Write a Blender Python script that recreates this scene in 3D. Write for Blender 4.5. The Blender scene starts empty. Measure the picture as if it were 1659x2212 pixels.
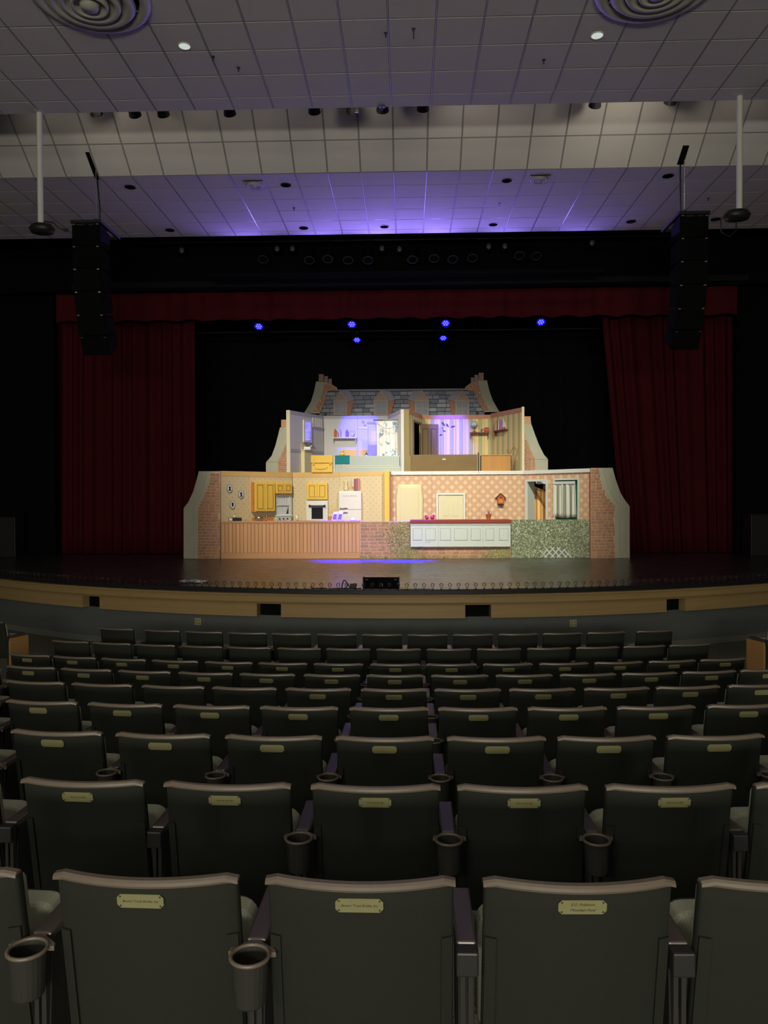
import bpy, bmesh, math, random
from mathutils import Vector, Matrix
random.seed(7)
SC = bpy.context.scene
COL = SC.collection

# ------------------------------------------------------------------ camera
F = 1661.0; CX, CY = 829.5, 1106.0
CAM = Vector((0.0, 0.0, 2.47))
YAW = math.atan((878 - 829.5) / F); PIT = math.atan(31.0 / F); ROL = 0.0045
FW = Vector((-math.sin(YAW) * math.cos(PIT), math.cos(YAW) * math.cos(PIT), -math.sin(PIT)))
R0 = Vector((math.cos(YAW), math.sin(YAW), 0)); U0 = R0.cross(FW)
RT = R0 * math.cos(ROL) - U0 * math.sin(ROL); UP = R0 * math.sin(ROL) + U0 * math.cos(ROL)
cd = bpy.data.cameras.new('camera'); cd.sensor_fit = 'HORIZONTAL'; cd.sensor_width = 36.0
cd.lens = 36.0 * F / 1659.0; cd.clip_start = 0.05; cd.clip_end = 200
co = bpy.data.objects.new('camera', cd); COL.objects.link(co)
m = Matrix((RT, UP, -FW)).transposed().to_4x4(); m.translation = CAM
co.matrix_world = m; SC.camera = co

# ------------------------------------------------------------------ world and exposure
w = bpy.data.worlds.new('world'); SC.world = w; w.use_nodes = True
w.node_tree.nodes['Background'].inputs[0].default_value = (0.02, 0.02, 0.02, 1)
w.node_tree.nodes['Background'].inputs[1].default_value = 0.0
SC.view_settings.view_transform = 'Standard'; SC.view_settings.look = 'None'
SC.view_settings.exposure = 0.0; SC.view_settings.gamma = 1.0; SC.view_settings.use_curve_mapping = False

# ------------------------------------------------------------------ lights
def lamp(kind, loc, aim, energy, col, **k):
    d = bpy.data.lights.new(kind.lower() + '_lamp', kind); d.energy = energy; d.color = col
    for a, b in k.items(): setattr(d, a, b)
    o = bpy.data.objects.new(kind.lower() + '_lamp', d); COL.objects.link(o); o.location = loc
    if aim is not None:
        o.rotation_euler = (Vector(aim) - Vector(loc)).to_track_quat('-Z', 'Y').to_euler()
    return o
WARM = (1.0, 0.87, 0.64); GREY = (1.0, 0.94, 0.79); BLUE = (0.10, 0.05, 1.0); REAR_FILL = (1.0, 0.96, 0.80)
# front of house spots hung in the ceiling slot
lamp('SPOT', (-0.9, 12.85, 8.70), (-0.3, 20.3, 2.55), 320, WARM, spot_size=math.radians(31), spot_blend=0.75, shadow_soft_size=0.08)
lamp('SPOT', (0.30, 12.85, 8.70), (0.5, 20.3, 2.6), 260, (1.0, 0.88, 0.68), spot_size=math.radians(29), spot_blend=0.7, shadow_soft_size=0.08)
lamp('SPOT', (-4.3, 12.85, 8.70), (-1.05, 19.7, 2.35), 2850, GREY, spot_size=math.radians(52), spot_blend=0.8, shadow_soft_size=0.12)
lamp('SPOT', (3.2, 12.85, 8.70), (1.6, 19.7, 2.35), 2850, (0.98, 0.98, 0.82), spot_size=math.radians(50), spot_blend=0.8, shadow_soft_size=0.12)
# light spilling back from the slot lanterns onto the sloped ceiling face
for x, e in ((-6.2, 4), (-5.0, 7), (-3.6, 5), (-2.3, 4), (-0.8, 5.5), (1.0, 9), (2.2, 4), (3.3, 12), (4.0, 8), (5.6, 5)):
    lamp('SPOT', (x, 12.3, 8.66), (x + 0.2, 13.75, 8.86), e * 1.9, (1.0, 0.9, 0.7), spot_size=math.radians(105), spot_blend=1.0, shadow_soft_size=0.05)
# unseen area fills added at the rear to brighten seats and ceiling
lamp('AREA', (-6.5, -8.2, 6.6), (-1.0, 9.0, 2.6), 270, REAR_FILL, shape='RECTANGLE', size=5.0, size_y=1.0)
lamp('AREA', (0.0, -7.5, 3.2), (0.0, 8.0, 9.2), 800, (1.0, 0.95, 0.79), shape='RECTANGLE', size=6.0, size_y=0.8)

# ------------------------------------------------------------------ picture geometry helpers
def ray(px, py):
    return RT * ((px - CX) / F) + UP * ((CY - py) / F) + FW
def atY(px, py, Y):
    d = ray(px, py); return CAM + d * (Y / d.y)
def atZ(px, py, z):
    d = ray(px, py); return CAM + d * ((z - CAM.z) / d.z)
def project(p):
    v = Vector(p) - CAM; dz = v.dot(FW)
    return CX + F * v.dot(RT) / dz, CY - F * v.dot(UP) / dz
CEN_Y = 25.2
def cyl(a, r, z=0.0):
    return Vector((r * math.sin(a), CEN_Y - r * math.cos(a), z))
def ang_at(px, r, z):
    lo, hi = -1.0, 1.0
    for _ in range(50):
        mi = (lo + hi) / 2
        if project(cyl(mi, r, z))[0] < px: lo = mi
        else: hi = mi
    return (lo + hi) / 2

# ------------------------------------------------------------------ mesh builder
class MB:
    def __init__(s): s.v = []; s.f = []
    def add(s, vs, fs):
        b = len(s.v); s.v += [Vector(q) for q in vs]; s.f += [tuple(i + b for i in q) for q in fs]; return s
    def hexa(s, c):   # 8 corners: 0-3 one face, 4-7 the opposite one
        return s.add(c, [(0, 3, 2, 1), (4, 5, 6, 7), (0, 1, 5, 4), (1, 2, 6, 5), (2, 3, 7, 6), (3, 0, 4, 7)])
    def box(s, a, b):
        x0, y0, z0 = a; x1, y1, z1 = b
        return s.hexa([(x0, y0, z0), (x1, y0, z0), (x1, y1, z0), (x0, y1, z0), (x0, y0, z1), (x1, y0, z1), (x1, y1, z1), (x0, y1, z1)])
    def tube(s, path, r, n=8, cap=True, closed=False):
        path = [Vector(p) for p in path]; k = len(path)
        rs = r if isinstance(r, (list, tuple)) else [r] * k
        b = len(s.v); up = Vector((0, 0, 1)); prev = None
        for i, p in enumerate(path):
            if closed: t = path[(i + 1) % k] - path[i - 1]
            else: t = path[min(i + 1, k - 1)] - path[max(i - 1, 0)]
            t.normalize()
            if prev is None:
                a = up if abs(t.dot(up)) < 0.95 else Vector((1, 0, 0))
                u = t.cross(a).normalized()
            else:
                u = (prev - t * prev.dot(t)).normalized()
            prev = u; w_ = t.cross(u)
            for j in range(n):
                q = 2 * math.pi * j / n
                s.v.append(p + (u * math.cos(q) + w_ * math.sin(q)) * rs[i])
        for i in range(k if closed else k - 1):
            i2 = (i + 1) % k
            for j in range(n):
                s.f.append((b + i * n + j, b + i * n + (j + 1) % n, b + i2 * n + (j + 1) % n, b + i2 * n + j))
        if cap and not closed:
            s.f.append(tuple(b + j for j in range(n))[::-1]); s.f.append(tuple(b + (k - 1) * n + j for j in range(n)))
        return s
    def lathe(s, prof, c=(0, 0, 0), n=16, M=None):
        b = len(s.v); c = Vector(c); k = len(prof)
        for r, z in prof:
            for j in range(n):
                q = 2 * math.pi * j / n; p = Vector((r * math.cos(q), r * math.sin(q), z))
                if M is not None: p = M @ p
                s.v.append(c + p)
        for i in range(k - 1):
            for j in range(n):
                s.f.append((b + i * n + j, b + i * n + (j + 1) % n, b + (i + 1) * n + (j + 1) % n, b + (i + 1) * n + j))
        s.f.append(tuple(b + j for j in range(n))[::-1]); s.f.append(tuple(b + (k - 1) * n + j for j in range(n)))
        return s
    def loft(s, A, B):   # prism between two equal outlines
        n = len(A); b = len(s.v); s.v += [Vector(p) for p in A] + [Vector(p) for p in B]
        s.f.append(tuple(b + i for i in range(n))[::-1]); s.f.append(tuple(b + n + i for i in range(n)))
        for i in range(n):
            j = (i + 1) % n; s.f.append((b + i, b + j, b + n + j, b + n + i))
        return s
    def ball(s, c, r, n=10, m=7, sc=(1, 1, 1)):
        pr = []
        for i in range(m + 1):
            q = math.pi * i / m
            pr.append((max(1e-4, r * math.sin(q)), -r * math.cos(q)))
        return s.lathe(pr, c, n, Matrix.Diagonal(sc))
    def mesh(s, name, off=None):
        me = bpy.data.meshes.new(name)
        o = off or Vector((0, 0, 0))
        me.from_pydata([tuple(q - o) for q in s.v], [], s.f); me.validate()
        bm = bmesh.new(); bm.from_mesh(me); bmesh.ops.recalc_face_normals(bm, faces=bm.faces); bm.to_mesh(me); bm.free()
        return me

def fixuv(me, off, fl):
    uv = me.uv_layers.new(name='uv')
    for lp in me.loops:
        q = me.vertices[lp.vertex_index].co + off
        uv.data[lp.index].uv = ((q - fl.O).dot(fl.U), q.z - fl.z0)

def wloc(o):
    p = Vector(o.location)
    while o.parent: o = o.parent; p += Vector(o.location)
    return p
def obj(name, mb, mat, parent=None, smooth=False, bevel=0, fl=None, loc=None, label=None, solid=0):
    """mesh given in world coordinates; its origin is its parent's, or loc"""
    off = Vector(loc) if loc is not None else (wloc(parent) if parent else Vector((0, 0, 0)))
    if parent and loc is None: off = wloc(parent)
    me = mb.mesh(name, off)
    if fl is not None: fixuv(me, off, fl)
    me.materials.append(mat)
    if smooth:
        for p in me.polygons: p.use_smooth = True
    o = bpy.data.objects.new(name, me); COL.objects.link(o)
    if parent:
        o.parent = parent; o.location = off - wloc(parent)
    else: o.location = off
    if bevel:
        b = o.modifiers.new('bevel', 'BEVEL'); b.width = bevel; b.segments = 2; b.limit_method = 'ANGLE'
    if solid:
        b = o.modifiers.new('solid', 'SOLIDIFY'); b.thickness = solid
    if smooth and bevel: pass
    if label: o['label'] = label
    return o
def inst(name, me, parent, loc, scale=(1, 1, 1), rz=0, rot=None):
    o = bpy.data.objects.new(name, me); COL.objects.link(o)
    if parent: o.parent = parent
    o.location = Vector(loc) - (wloc(parent) if parent else Vector((0, 0, 0)))
    o.scale = scale; o.rotation_euler = rot if rot is not None else (0, 0, rz)
    return o
def thing(name, label, cat, loc, group=None, rz=0):
    o = bpy.data.objects.new(name, None); COL.objects.link(o); o.empty_display_size = 0.05
    o.location = loc; o.rotation_euler = (0, 0, rz); o['label'] = label; o['category'] = cat
    if group: o['group'] = group
    return o
def tag(o, label, cat, group=None):
    o['label'] = label; o['category'] = cat
    if group: o['group'] = group
    return o
def struct(name, mb, mat, parent=None, **k):
    o = obj(name, mb, mat, parent, **k)
    if parent is None: o['kind'] = 'structure'
    return o

# ------------------------------------------------------------------ materials
class NT:
    def __init__(s, name):
        s.m = bpy.data.materials.new(name); s.m.use_nodes = True; s.t = s.m.node_tree; s.b = s.t.nodes['Principled BSDF']
    def n(s, typ, **k):
        q = s.t.nodes.new(typ)
        for a, b in k.items():
            if a.startswith('_'): setattr(q, a[1:], b)
        return q
    def link(s, a, b): s.t.links.new(a, b)
    def math(s, op, a, b=None, c=None):
        q = s.t.nodes.new('ShaderNodeMath'); q.operation = op
        for i, x in enumerate((a, b, c)):
            if x is None: continue
            if isinstance(x, (int, float)): q.inputs[i].default_value = x
            else: s.link(x, q.inputs[i])
        return q.outputs[0]
    def mix(s, f, a, b):
        q = s.t.nodes.new('ShaderNodeMix'); q.data_type = 'RGBA'
        for i, x in ((0, f), (6, a), (7, b)):
            if isinstance(x, (int, float)): q.inputs[i].default_value = x
            elif isinstance(x, tuple): q.inputs[i].default_value = (*x, 1)
            else: s.link(x, q.inputs[i])
        return q.outputs[2]
    def noise(s, scale, detail=3, vec=None, co='Object'):
        q = s.t.nodes.new('ShaderNodeTexNoise'); q.inputs['Scale'].default_value = scale; q.inputs['Detail'].default_value = detail
        s.link(vec if vec is not None else s.co(co), q.inputs['Vector']); return q.outputs['Fac']
    def co(s, which='Object'):
        q = s.t.nodes.get('tc') or s.t.nodes.new('ShaderNodeTexCoord'); q.name = 'tc'; return q.outputs[which]
    def uv(s):
        q = s.t.nodes.new('ShaderNodeSeparateXYZ'); s.link(s.co('UV'), q.inputs[0]); return q.outputs[0], q.outputs[1]
    def scaled(s, v, which='Object'):
        q = s.t.nodes.new('ShaderNodeMapping'); q.inputs['Scale'].default_value = v; s.link(s.co(which), q.inputs[0]); return q.outputs[0]
    def bump(s, h, strength, dist=0.01):
        q = s.t.nodes.new('ShaderNodeBump'); q.inputs['Strength'].default_value = strength; q.inputs['Distance'].default_value = dist
        s.link(h, q.inputs['Height']); s.link(q.outputs[0], s.b.inputs['Normal'])
    def col(s, c):
        if isinstance(c, tuple): s.b.inputs['Base Color'].default_value = (*c, 1)
        else: s.link(c, s.b.inputs['Base Color'])
    def step(s, v, e, soft=0.02):
        q = s.t.nodes.new('ShaderNodeMapRange'); s.link(v, q.inputs[0])
        q.inputs[1].default_value = e - soft; q.inputs[2].default_value = e + soft; return q.outputs[0]
def lin(r, g, b):
    f = lambda c: (c / 255 / 12.92) if c < 10.3 else ((c / 255 + 0.055) / 1.055) ** 2.4
    return (f(r), f(g), f(b))
def pm(name, c, rough=0.6, metal=0.0, var=0.12, scale=6.0, bump=0.0, bscale=60, spec=0.5, stretch=None):
    t = NT(name); t.b.inputs['Roughness'].default_value = rough; t.b.inputs['Metallic'].default_value = metal
    t.b.inputs['Specular IOR Level'].default_value = spec
    if var:
        vec = t.scaled(stretch) if stretch else None
        n = t.noise(scale, 4, vec)
        dk = tuple(x * (1 - var) for x in c); lt = tuple(min(1, x * (1 + var)) for x in c)
        t.col(t.mix(n, dk, lt))
    else: t.col(c)
    if bump: t.bump(t.noise(bscale, 2), bump)
    return t.m
def emit(name, c, e):
    t = NT(name); t.col(c); t.b.inputs['Emission Color'].default_value = (*c, 1); t.b.inputs['Emission Strength'].default_value = e
    return t.m

M = {}
M['black'] = pm('black_paint', (0.0035, 0.0035, 0.004), 0.8, spec=0.08)
M['drop'] = pm('black_drape', (0.012, 0.013, 0.017), 0.9, spec=0.1)
M['blackplastic'] = pm('black_plastic', (0.014, 0.014, 0.015), 0.45, spec=0.4)
M['blackhole'] = pm('dark_can', (0.002, 0.002, 0.0025), 1.0, spec=0.0)
M['silver'] = pm('bright_metal', (0.7, 0.7, 0.7), 0.25, 1.0, var=0.05)
M['steel'] = pm('dull_steel', (0.45, 0.45, 0.45), 0.35, 1.0, var=0.05)
M['outlet'] = pm('cream_plate', (.34, .32, .17), .5, var=.05); M['cuttan'] = pm('tan_socket', (.20, .19, .10), .5, var=.05)
M['tile'] = pm('ceiling_tile', (0.56, 0.54, 0.52), 0.9, var=0.04, scale=2, bump=0.12, bscale=160, spec=0.1)
M['tbar'] = pm('ceiling_grid', (0.27, 0.265, 0.26), 0.44, var=0.03, spec=0.5)
M['tback'] = pm('ceiling_joint_shade', (0.16, 0.16, 0.16), 0.9, var=0.05)  # dark grey painted for the shade in the tile joints
M['whitepaint'] = pm('white_paint', (0.62, 0.62, 0.56), 0.5, var=0.04)
M['diffuser'] = pm('diffuser_metal', (0.42, 0.41, 0.37), 0.55, var=0.05)
M['velvet'] = pm('red_velvet', (0.08, 0.006, 0.010), 0.85, var=0.25, scale=1.5, spec=0.15)
M['seatback'] = pm('seat_dark_fabric', (0.0165, 0.018, 0.0147), 0.8, var=0.18, scale=420, bump=0.25, bscale=900, spec=0.25)
M['rail'] = pm('seat_brown_rail', (0.13, 0.105, 0.082), 0.38, var=0.12, scale=30, spec=0.6)
M['armplastic'] = pm('armrest_plastic', (0.07, 0.055, 0.05), 0.3, var=0.08, spec=0.6)
M['iron'] = pm('seat_iron', (0.02, 0.02, 0.02), 0.45, spec=0.4)
M['cup'] = pm('cup_plastic', (0.03, 0.03, 0.027), 0.32, spec=0.5)
def weave():
    t = NT('beige_weave'); t.b.inputs['Roughness'].default_value = 0.9
    q = t.n('ShaderNodeTexChecker'); q.inputs['Scale'].default_value = 220; t.link(t.co('Object'), q.inputs['Vector'])
    q.inputs[1].default_value = (0.42, 0.43, 0.34, 1); q.inputs[2].default_value = (0.30, 0.31, 0.25, 1)
    t.col(q.outputs[0]); return t.m
M['weave'] = weave()
M['brass'] = pm('brass_plate', (0.26, 0.25, 0.125), 0.42, 0.25, var=0.1, scale=40)
M['engrave'] = pm('engraving', (0.07, 0.06, 0.02), 0.6, var=0)
M['screw'] = pm('screw', (0.05, 0.045, 0.03), 0.5, 0.5, var=0)
def woodm(name, a, b, sc=(3, 3, 40), rough=0.45, spec=0.4):
    t = NT(name); t.b.inputs['Roughness'].default_value = rough; t.b.inputs['Specular IOR Level'].default_value = spec
    n = t.noise(1.2, 5, t.scaled(sc)); t.col(t.mix(n, a, b)); return t.m
M['maple'] = woodm('maple', (0.28, 0.185, 0.075), (0.42, 0.29, 0.13), (0.6, 0.6, 14))
M['endpanel'] = woodm('end_panel_wood', (0.32, 0.17, 0.06), (0.42, 0.24, 0.09), (6, 6, 0.8))
def stagefloor():
    t = NT('stage_boards'); t.b.inputs['Specular IOR Level'].default_value = 0.75
    n = t.noise(2.0, 5, t.scaled((1.2, 9, 1))); t.col(t.mix(n, (0.030, 0.024, 0.022), (0.075, 0.060, 0.052)))
    n2 = t.noise(3.0, 6, t.scaled((0.8, 10, 1))); q = t.math('MULTIPLY_ADD', n2, 0.22, 0.17); t.link(q, t.b.inputs['Roughness'])
    t.bump(t.noise(3.0, 4, t.scaled((1, 12, 1))), 0.12, 0.01); return t.m
M['stage'] = stagefloor()
M['apronwall'] = pm('apron_wall_grey', (0.105, 0.115, 0.112), 0.7, var=0.05, spec=0.2)
M['rubber'] = pm('rubber_base', (0.16, 0.165, 0.155), 0.5, var=0.05)
def carpet():
    t = NT('speckled_carpet'); t.b.inputs['Roughness'].default_value = 0.95
    n = t.noise(45, 4); t.col(t.mix(t.step(n, 0.5, 0.1), (0.05, 0.05, 0.042), (0.20, 0.19, 0.14))); return t.m
M['carpet'] = carpet()
M['sidewall'] = pm('auditorium_wall', (0.10, 0.10, 0.095), 0.8, var=0.05)

# ================================================================== SETTING
CZ = CAM.z
ZC = CZ + 6.05            # upper ceiling face
ZL = CZ + 6.00            # lower ceiling face
STG = CZ - 1.50           # stage floor
T = 0.61
XO = -0.21                # a grid line runs at this x

def slab_frame(O, U, V, Nn):
    """local frame of a ceiling plane: U across, V towards the stage, Nn down into the room"""
    mm = Matrix((U, V, Nn)).transposed().to_4x4(); mm.translation = O; return mm
tile_me = MB()
h = (T - 0.019) / 2
_b = [(-h, -h, 0.0), (h, -h, 0.0), (h, h, 0.0), (-h, h, 0.0)]
k_ = 0.006
tile_me.loft([(x, y, -0.018) for x, y, z in _b], [(x, y, -k_) for x, y, z in _b])
tile_me = MB().loft([(x, y, -0.018) for x, y, z in _b], [(x * .985, y * .985, 0) for x, y, z in _b]).mesh('ceiling_tile')
tile_me.materials.append(M['tile'])
def tiles(parent, fr, cols, rows, ylo, yhi):
    eul = fr.to_euler()
    for r in rows:
        y0, y1 = max(r, ylo), min(r + T, yhi)
        if y1 - y0 < 0.06: continue
        for c in cols:
            x = XO + c * T + T / 2
            p = fr @ Vector((x, (y0 + y1) / 2, 0.0))
            o = bpy.data.objects.new('ceiling_tile', tile_me); COL.objects.link(o)
            o.parent = parent; o.location = p - Vector(parent.location); o.rotation_euler = eul
            o.scale = (1, (y1 - y0 - 0.019) / (T - 0.019), 1)
    g = MB()
    ys = [max(ylo, r) for r in rows] + [yhi]
    x0 = XO + cols[0] * T; x1 = XO + (cols[-1] + 1) * T
    for y in ys: g.box((x0, y - .009, -.016), (x1, y + .009, -.004))
    obj_local(parent, fr, 'grid_bars', g, M['tbar'])
    g = MB()
    for c in list(cols) + [cols[-1] + 1]:
        x = XO + c * T; g.box((x - .009, ylo, -.014), (x + .009, yhi, .001))
    obj_local(parent, fr, 'grid_runners', g, M['tbar'])
def obj_local(parent, fr, name, mb, mat):
    mb.v = [fr @ q for q in mb.v]; return obj(name, mb, mat, parent)

# upper ceiling
Zv = Vector
fr = slab_frame(Zv((0, 0, ZC)), Zv((1, 0, 0)), Zv((0, -1, 0)), Zv((0, 0, -1)))
fr = slab_frame(Zv((0, 0, ZC)), Zv((-1, 0, 0)), Zv((0, 1, 0)), Zv((0, 0, -1)))
fr = Matrix.Translation((0, 0, ZC)) @ Matrix.Rotation(math.pi, 4, 'Y')     # x flipped, z down
XO = 0.21 - T
ceil_up = struct('ceiling', MB().box((-11, -9, ZC + .02), (11, 12.0, ZC + .12)), M['tback'], loc=(0, 0, ZC + .02))
tiles(ceil_up, fr, range(-13, 14), [11.66 - T * k for k in range(6, -1, -1)], 7.9, 12.0)
struct('ceiling', MB().box((-11, -9, ZC), (11, 7.9, ZC + .019)), M['tile'], loc=(0, 0, ZC))
struct('trim_1', MB().box((-11, 11.999, ZC + .001), (11, 12.02, ZC + .35)), M['tile'], loc=(0, 12, ZC))
# sloped ceiling face behind the lighting slot
dv = Zv((0, 0.79, -0.613)).normalized(); nn = Zv((1, 0, 0)).cross(dv) * -1
base = Zv((0, 14.28, ZL))
# local: x flipped, y along dv, z = outward (towards the audience, down)
nout = Zv((0, dv.z, -dv.y)).normalized()
mm = Matrix((Zv((-1, 0, 0)), dv, nout)).transposed().to_4x4(); mm.translation = base
if mm.to_3x3().determinant() < 0:
    mm = Matrix((Zv((1, 0, 0)), dv, nout)).transposed().to_4x4(); mm.translation = base
XSGN = mm[0][0]
XO = 0.21 - T if XSGN < 0 else -0.21
pb = MB().box((-11, -2.3, -.14), (11, 0, -.02)); pb.v = [mm @ q for q in pb.v]
ceil_sl = struct('ceiling', pb, M['tback'], loc=base)
tiles(ceil_sl, mm, range(-14, 15), [-T * k for k in range(3, 0, -1)], -1.8, 0.0)
# lower ceiling towards the stage
fr = Matrix.Translation((0, 0, ZL)) @ Matrix.Rotation(math.pi, 4, 'Y'); XO = 0.21 - T
ceil_lo = struct('ceiling', MB().box((-11, 14.28, ZL + .02), (11, 17.62, ZL + .14)), M['tback'], loc=(0, 14.28, ZL + .02))
tiles(ceil_lo, fr, range(-16, 17), [14.28 + T * k for k in range(6)], 14.28, 17.6)
# loft above the slot
struct('ceiling', MB().box((-11, 11.5, 11.2), (11, 14.8, 11.3)), M['black'], loc=(0, 12, 11.2))

# walls of the auditorium
struct('wall_left', MB().box((-11.2, -9, -.2), (-11, 20.2, 12)), M['sidewall'], loc=(-11, 0, 0))
struct('wall_right', MB().box((11, -9, -.2), (11.2, 20.2, 12)), M['sidewall'], loc=(11, 0, 0))
struct('wall_back', MB().box((-11, -9.2, -.2), (11, -9, 9)), M['sidewall'], loc=(0, -9, 0))
# black proscenium walls and header
YW = 20.2
xl = atY(118, 1000, YW).x; xr = atY(1590, 1000, YW).x
struct('wall_front', MB().box((-16, YW, STG), (xl, YW + .2, 12)), M['black'], loc=(xl, YW, STG))
struct('wall_front', MB().box((xr, YW, STG), (16, YW + .2, 12)), M['black'], loc=(xr, YW, STG))
zh = atY(830, 622, 19.6).z
struct('wall_front', MB().box((-11, 19.6, zh), (11, 19.75, 12)), M['black'], loc=(0, 19.6, zh))
struct('trim_2', MB().box((-8.5, 19.42, atY(830, 615, 19.42).z), (8.5, 19.6, atY(830, 603, 19.42).z)), M['drop'], loc=(0, 19.5, zh))

# raked floor (rises towards the back), flat by the stage
def floor_z(r): return max(0.0, (r - 17.6) * 0.1176)
SL = MB(); rs = [13.0, 17.6] + [17.6 + 0.5 * k for k in range(1, 35)]; na = 49
for r in rs:
    for j in range(na):
        p = cyl(-0.9 + 1.8 * j / (na - 1), r, floor_z(r)); p.x = max(-11, min(11, p.x)); SL.v.append(p)
for i in range(len(rs) - 1):
    for j in range(na - 1):
        a = i * na + j; SL.f.append((a, a + 1, a + na + 1, a + na))
struct('floor', SL, M['carpet'], loc=(0, 9, 0), solid=-0.05)

# stage: floor, black edge strip, maple nosing, panels, grey wall, base
RS = 13.30; AM = 0.92
def arc_ring(prof, a0=-AM, a1=AM, n=90):
    b = MB(); k = len(prof)
    for i in range(n + 1):
        a = a0 + (a1 - a0) * i / n
        for r, z in prof: b.v.append(cyl(a, r, z))
    for i in range(n):
        for j in range(k):
            b.f.append((i * k + j, i * k + (j + 1) % k, (i + 1) * k + (j + 1) % k, (i + 1) * k + j))
    b.f.append(tuple(range(k))); b.f.append(tuple(n * k + j for j in range(k)))
    return b
sf = MB(); na = 90
top = [cyl(-AM + 2 * AM * i / na, RS, STG) for i in range(na + 1)]
outl = top + [Zv((15, top[-1].y, STG)), Zv((15, 27, STG)), Zv((-15, 27, STG)), Zv((-15, top[0].y, STG))]
sf.loft([p + Zv((0, 0, -.12)) for p in outl], outl)
struct('floor', sf, M['stage'], loc=(0, 18, STG))
zw = [STG - .0] ; zn0 = CZ - 1.655; zp0 = CZ - 1.87
struct('wall_apron', arc_ring([(13.22, 0), (13.22, zp0 + .005), (13.1, zp0 + .005), (13.1, 0)]), M['apronwall'], loc=(0, 12, 0))
struct('wall_apron', arc_ring([(13.18, zp0 + .004), (13.18, STG - .125), (13.05, STG - .125), (13.05, zp0 + .004)]), M['black'], loc=(0, 12, zp0))
struct('baseboard_front', arc_ring([(13.235, 0), (13.235, .10), (13.221, .105), (13.221, 0)]), M['rubber'], loc=(0, 12, 0))
nz = thing('stage_nosing', 'long curved maple moulding along the stage edge', 'trim', (0, 11.85, zn0))
obj('moulding', arc_ring([(13.33, zn0 + .012), (13.365, zn0 + .014), (13.375, zn0 + .03), (13.375, STG - .035), (13.40, STG - .03), (13.405, STG - .012), (13.395, STG - .001), (13.31, STG - .001), (13.31, STG - .1)]), M['maple'], nz)
obj('lower_bead', arc_ring([(13.33, zn0 - .004), (13.385, zn0 - .003), (13.39, zn0 + .006), (13.385, zn0 + .0115), (13.33, zn0 + .0115)]), M['maple'], nz)
segs = [(-60, 178), (215, 555), (607, 1005), (1061, 1440), (1480, 1720)]
nm = ['far left', 'left', 'middle', 'right', 'far right']
for (a, b), q in zip(segs, nm):
    a0, a1 = ang_at(a, 13.34, .7), ang_at(b, 13.34, .7)
    o = obj('apron_panel', arc_ring([(13.185, zp0), (13.34, zp0), (13.34, zn0 - .005), (13.185, zn0 - .005)], a0, a1, 30), M['maple'], loc=cyl((a0 + a1) / 2, 13.3, zp0))
    tag(o, f'maple veneer panel under the stage nosing, {q} one of five', 'panel', 'maple panels of the stage front')
# black footlight strip with bulbs
ft = thing('footlight_strip', 'low black strip holding round bulbs along the stage edge', 'footlights', cyl(0, 13.24, STG))
obj('raceway', arc_ring([(13.285, STG + .001), (13.285, STG + .06), (13.28, STG + .066), (13.20, STG + .066), (13.19, STG + .001)]), M['blackplastic'], ft)

gl = NT('clear_bulb_glass'); tr = gl.n('ShaderNodeBsdfTransparent'); gs = gl.n('ShaderNodeBsdfGlossy'); gs.inputs['Roughness'].default_value = 0.06
tr.inputs[0].default_value = (0.93, 0.94, 0.92, 1); lw = gl.n('ShaderNodeLayerWeight'); lw.inputs[0].default_value = 0.28; mx = gl.n('ShaderNodeMixShader')
gl.link(lw.outputs['Fresnel'], mx.inputs[0]); gl.link(tr.outputs[0], mx.inputs[1]); gl.link(gs.outputs[0], mx.inputs[2])
gl.link(mx.outputs[0], gl.t.nodes['Material Output'].inputs['Surface']); M['bulb'] = gl.m
br = 0.030
bulb_me = MB().lathe([(.0005, 0), (.013, 0), (.014, .020), (.019, .034), (.028, .048), (br, .062), (.027, .076), (.017, .088), (.0005, .092)], n=14).mesh('glass')
bulb_me.materials.append(M['bulb'])
for p in bulb_me.polygons: p.use_smooth = True
sock_me = MB().lathe([(.017, 0), (.017, .012), (.012, .014)], n=10).mesh('socket'); sock_me.materials.append(M['blackplastic'])
a = 0.0; pitch = 0.1345 / 13.24; bulbs = []; n0 = int(0.66 / pitch)
for k in range(-n0, n0 + 1):
    p = cyl(k * pitch, 13.243, STG + .066)
    px = project(p)[0]
    if px < -25 or px > 1690: continue
    bulbs.append(p)
def nth(k): return str(k) + ('th' if 10 <= k % 100 <= 20 else {1: 'st', 2: 'nd', 3: 'rd'}.get(k % 10, 'th'))
for k, p in enumerate(bulbs):
    lb = f'clear round footlight bulb, {nth(k + 1)} from the left along the stage edge' if k < len(bulbs) / 2 else f'clear round footlight bulb, {nth(len(bulbs) - k)} from the right along the stage edge'
    t = thing('footlight_bulb', lb, 'light bulb', p, 'footlight bulbs along the stage edge')
    inst('socket', sock_me, t, p); inst('glass', bulb_me, t, p + Zv((0, 0, .010)))

# outlets in the apron wall
for px, q in ((428, 'left'), (1238, 'right')):
    z = atY(px, 1352, 12.0).z; an = ang_at(px, 13.22, z); c = cyl(an, 13.22, z)
    t = thing('outlet_box', f'cream double wall outlet in the grey stage wall, {q} one', 'outlet', c, rz=an)
    t.rotation_euler = (0, 0, an)
    pl = obj('plate', MB().box((-.058, -.012, -.058), (.058, -.001, .058)), M['outlet'] if 'outlet' in M else M['whitepaint'], None, bevel=.004, loc=(0, 0, 0)); pl.parent = t
    for sx in (-.026, .026):
        for sz in (-.024, .024):
            s_ = obj('socket', MB().box((sx - .013, -.016, sz - .014), (sx + .013, -.011, sz + .014)), M['iron'] if sz > 9 else M['cuttan'] if 'cuttan' in M else M['tback'], None, loc=(0, 0, 0)); s_.parent = t

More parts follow.
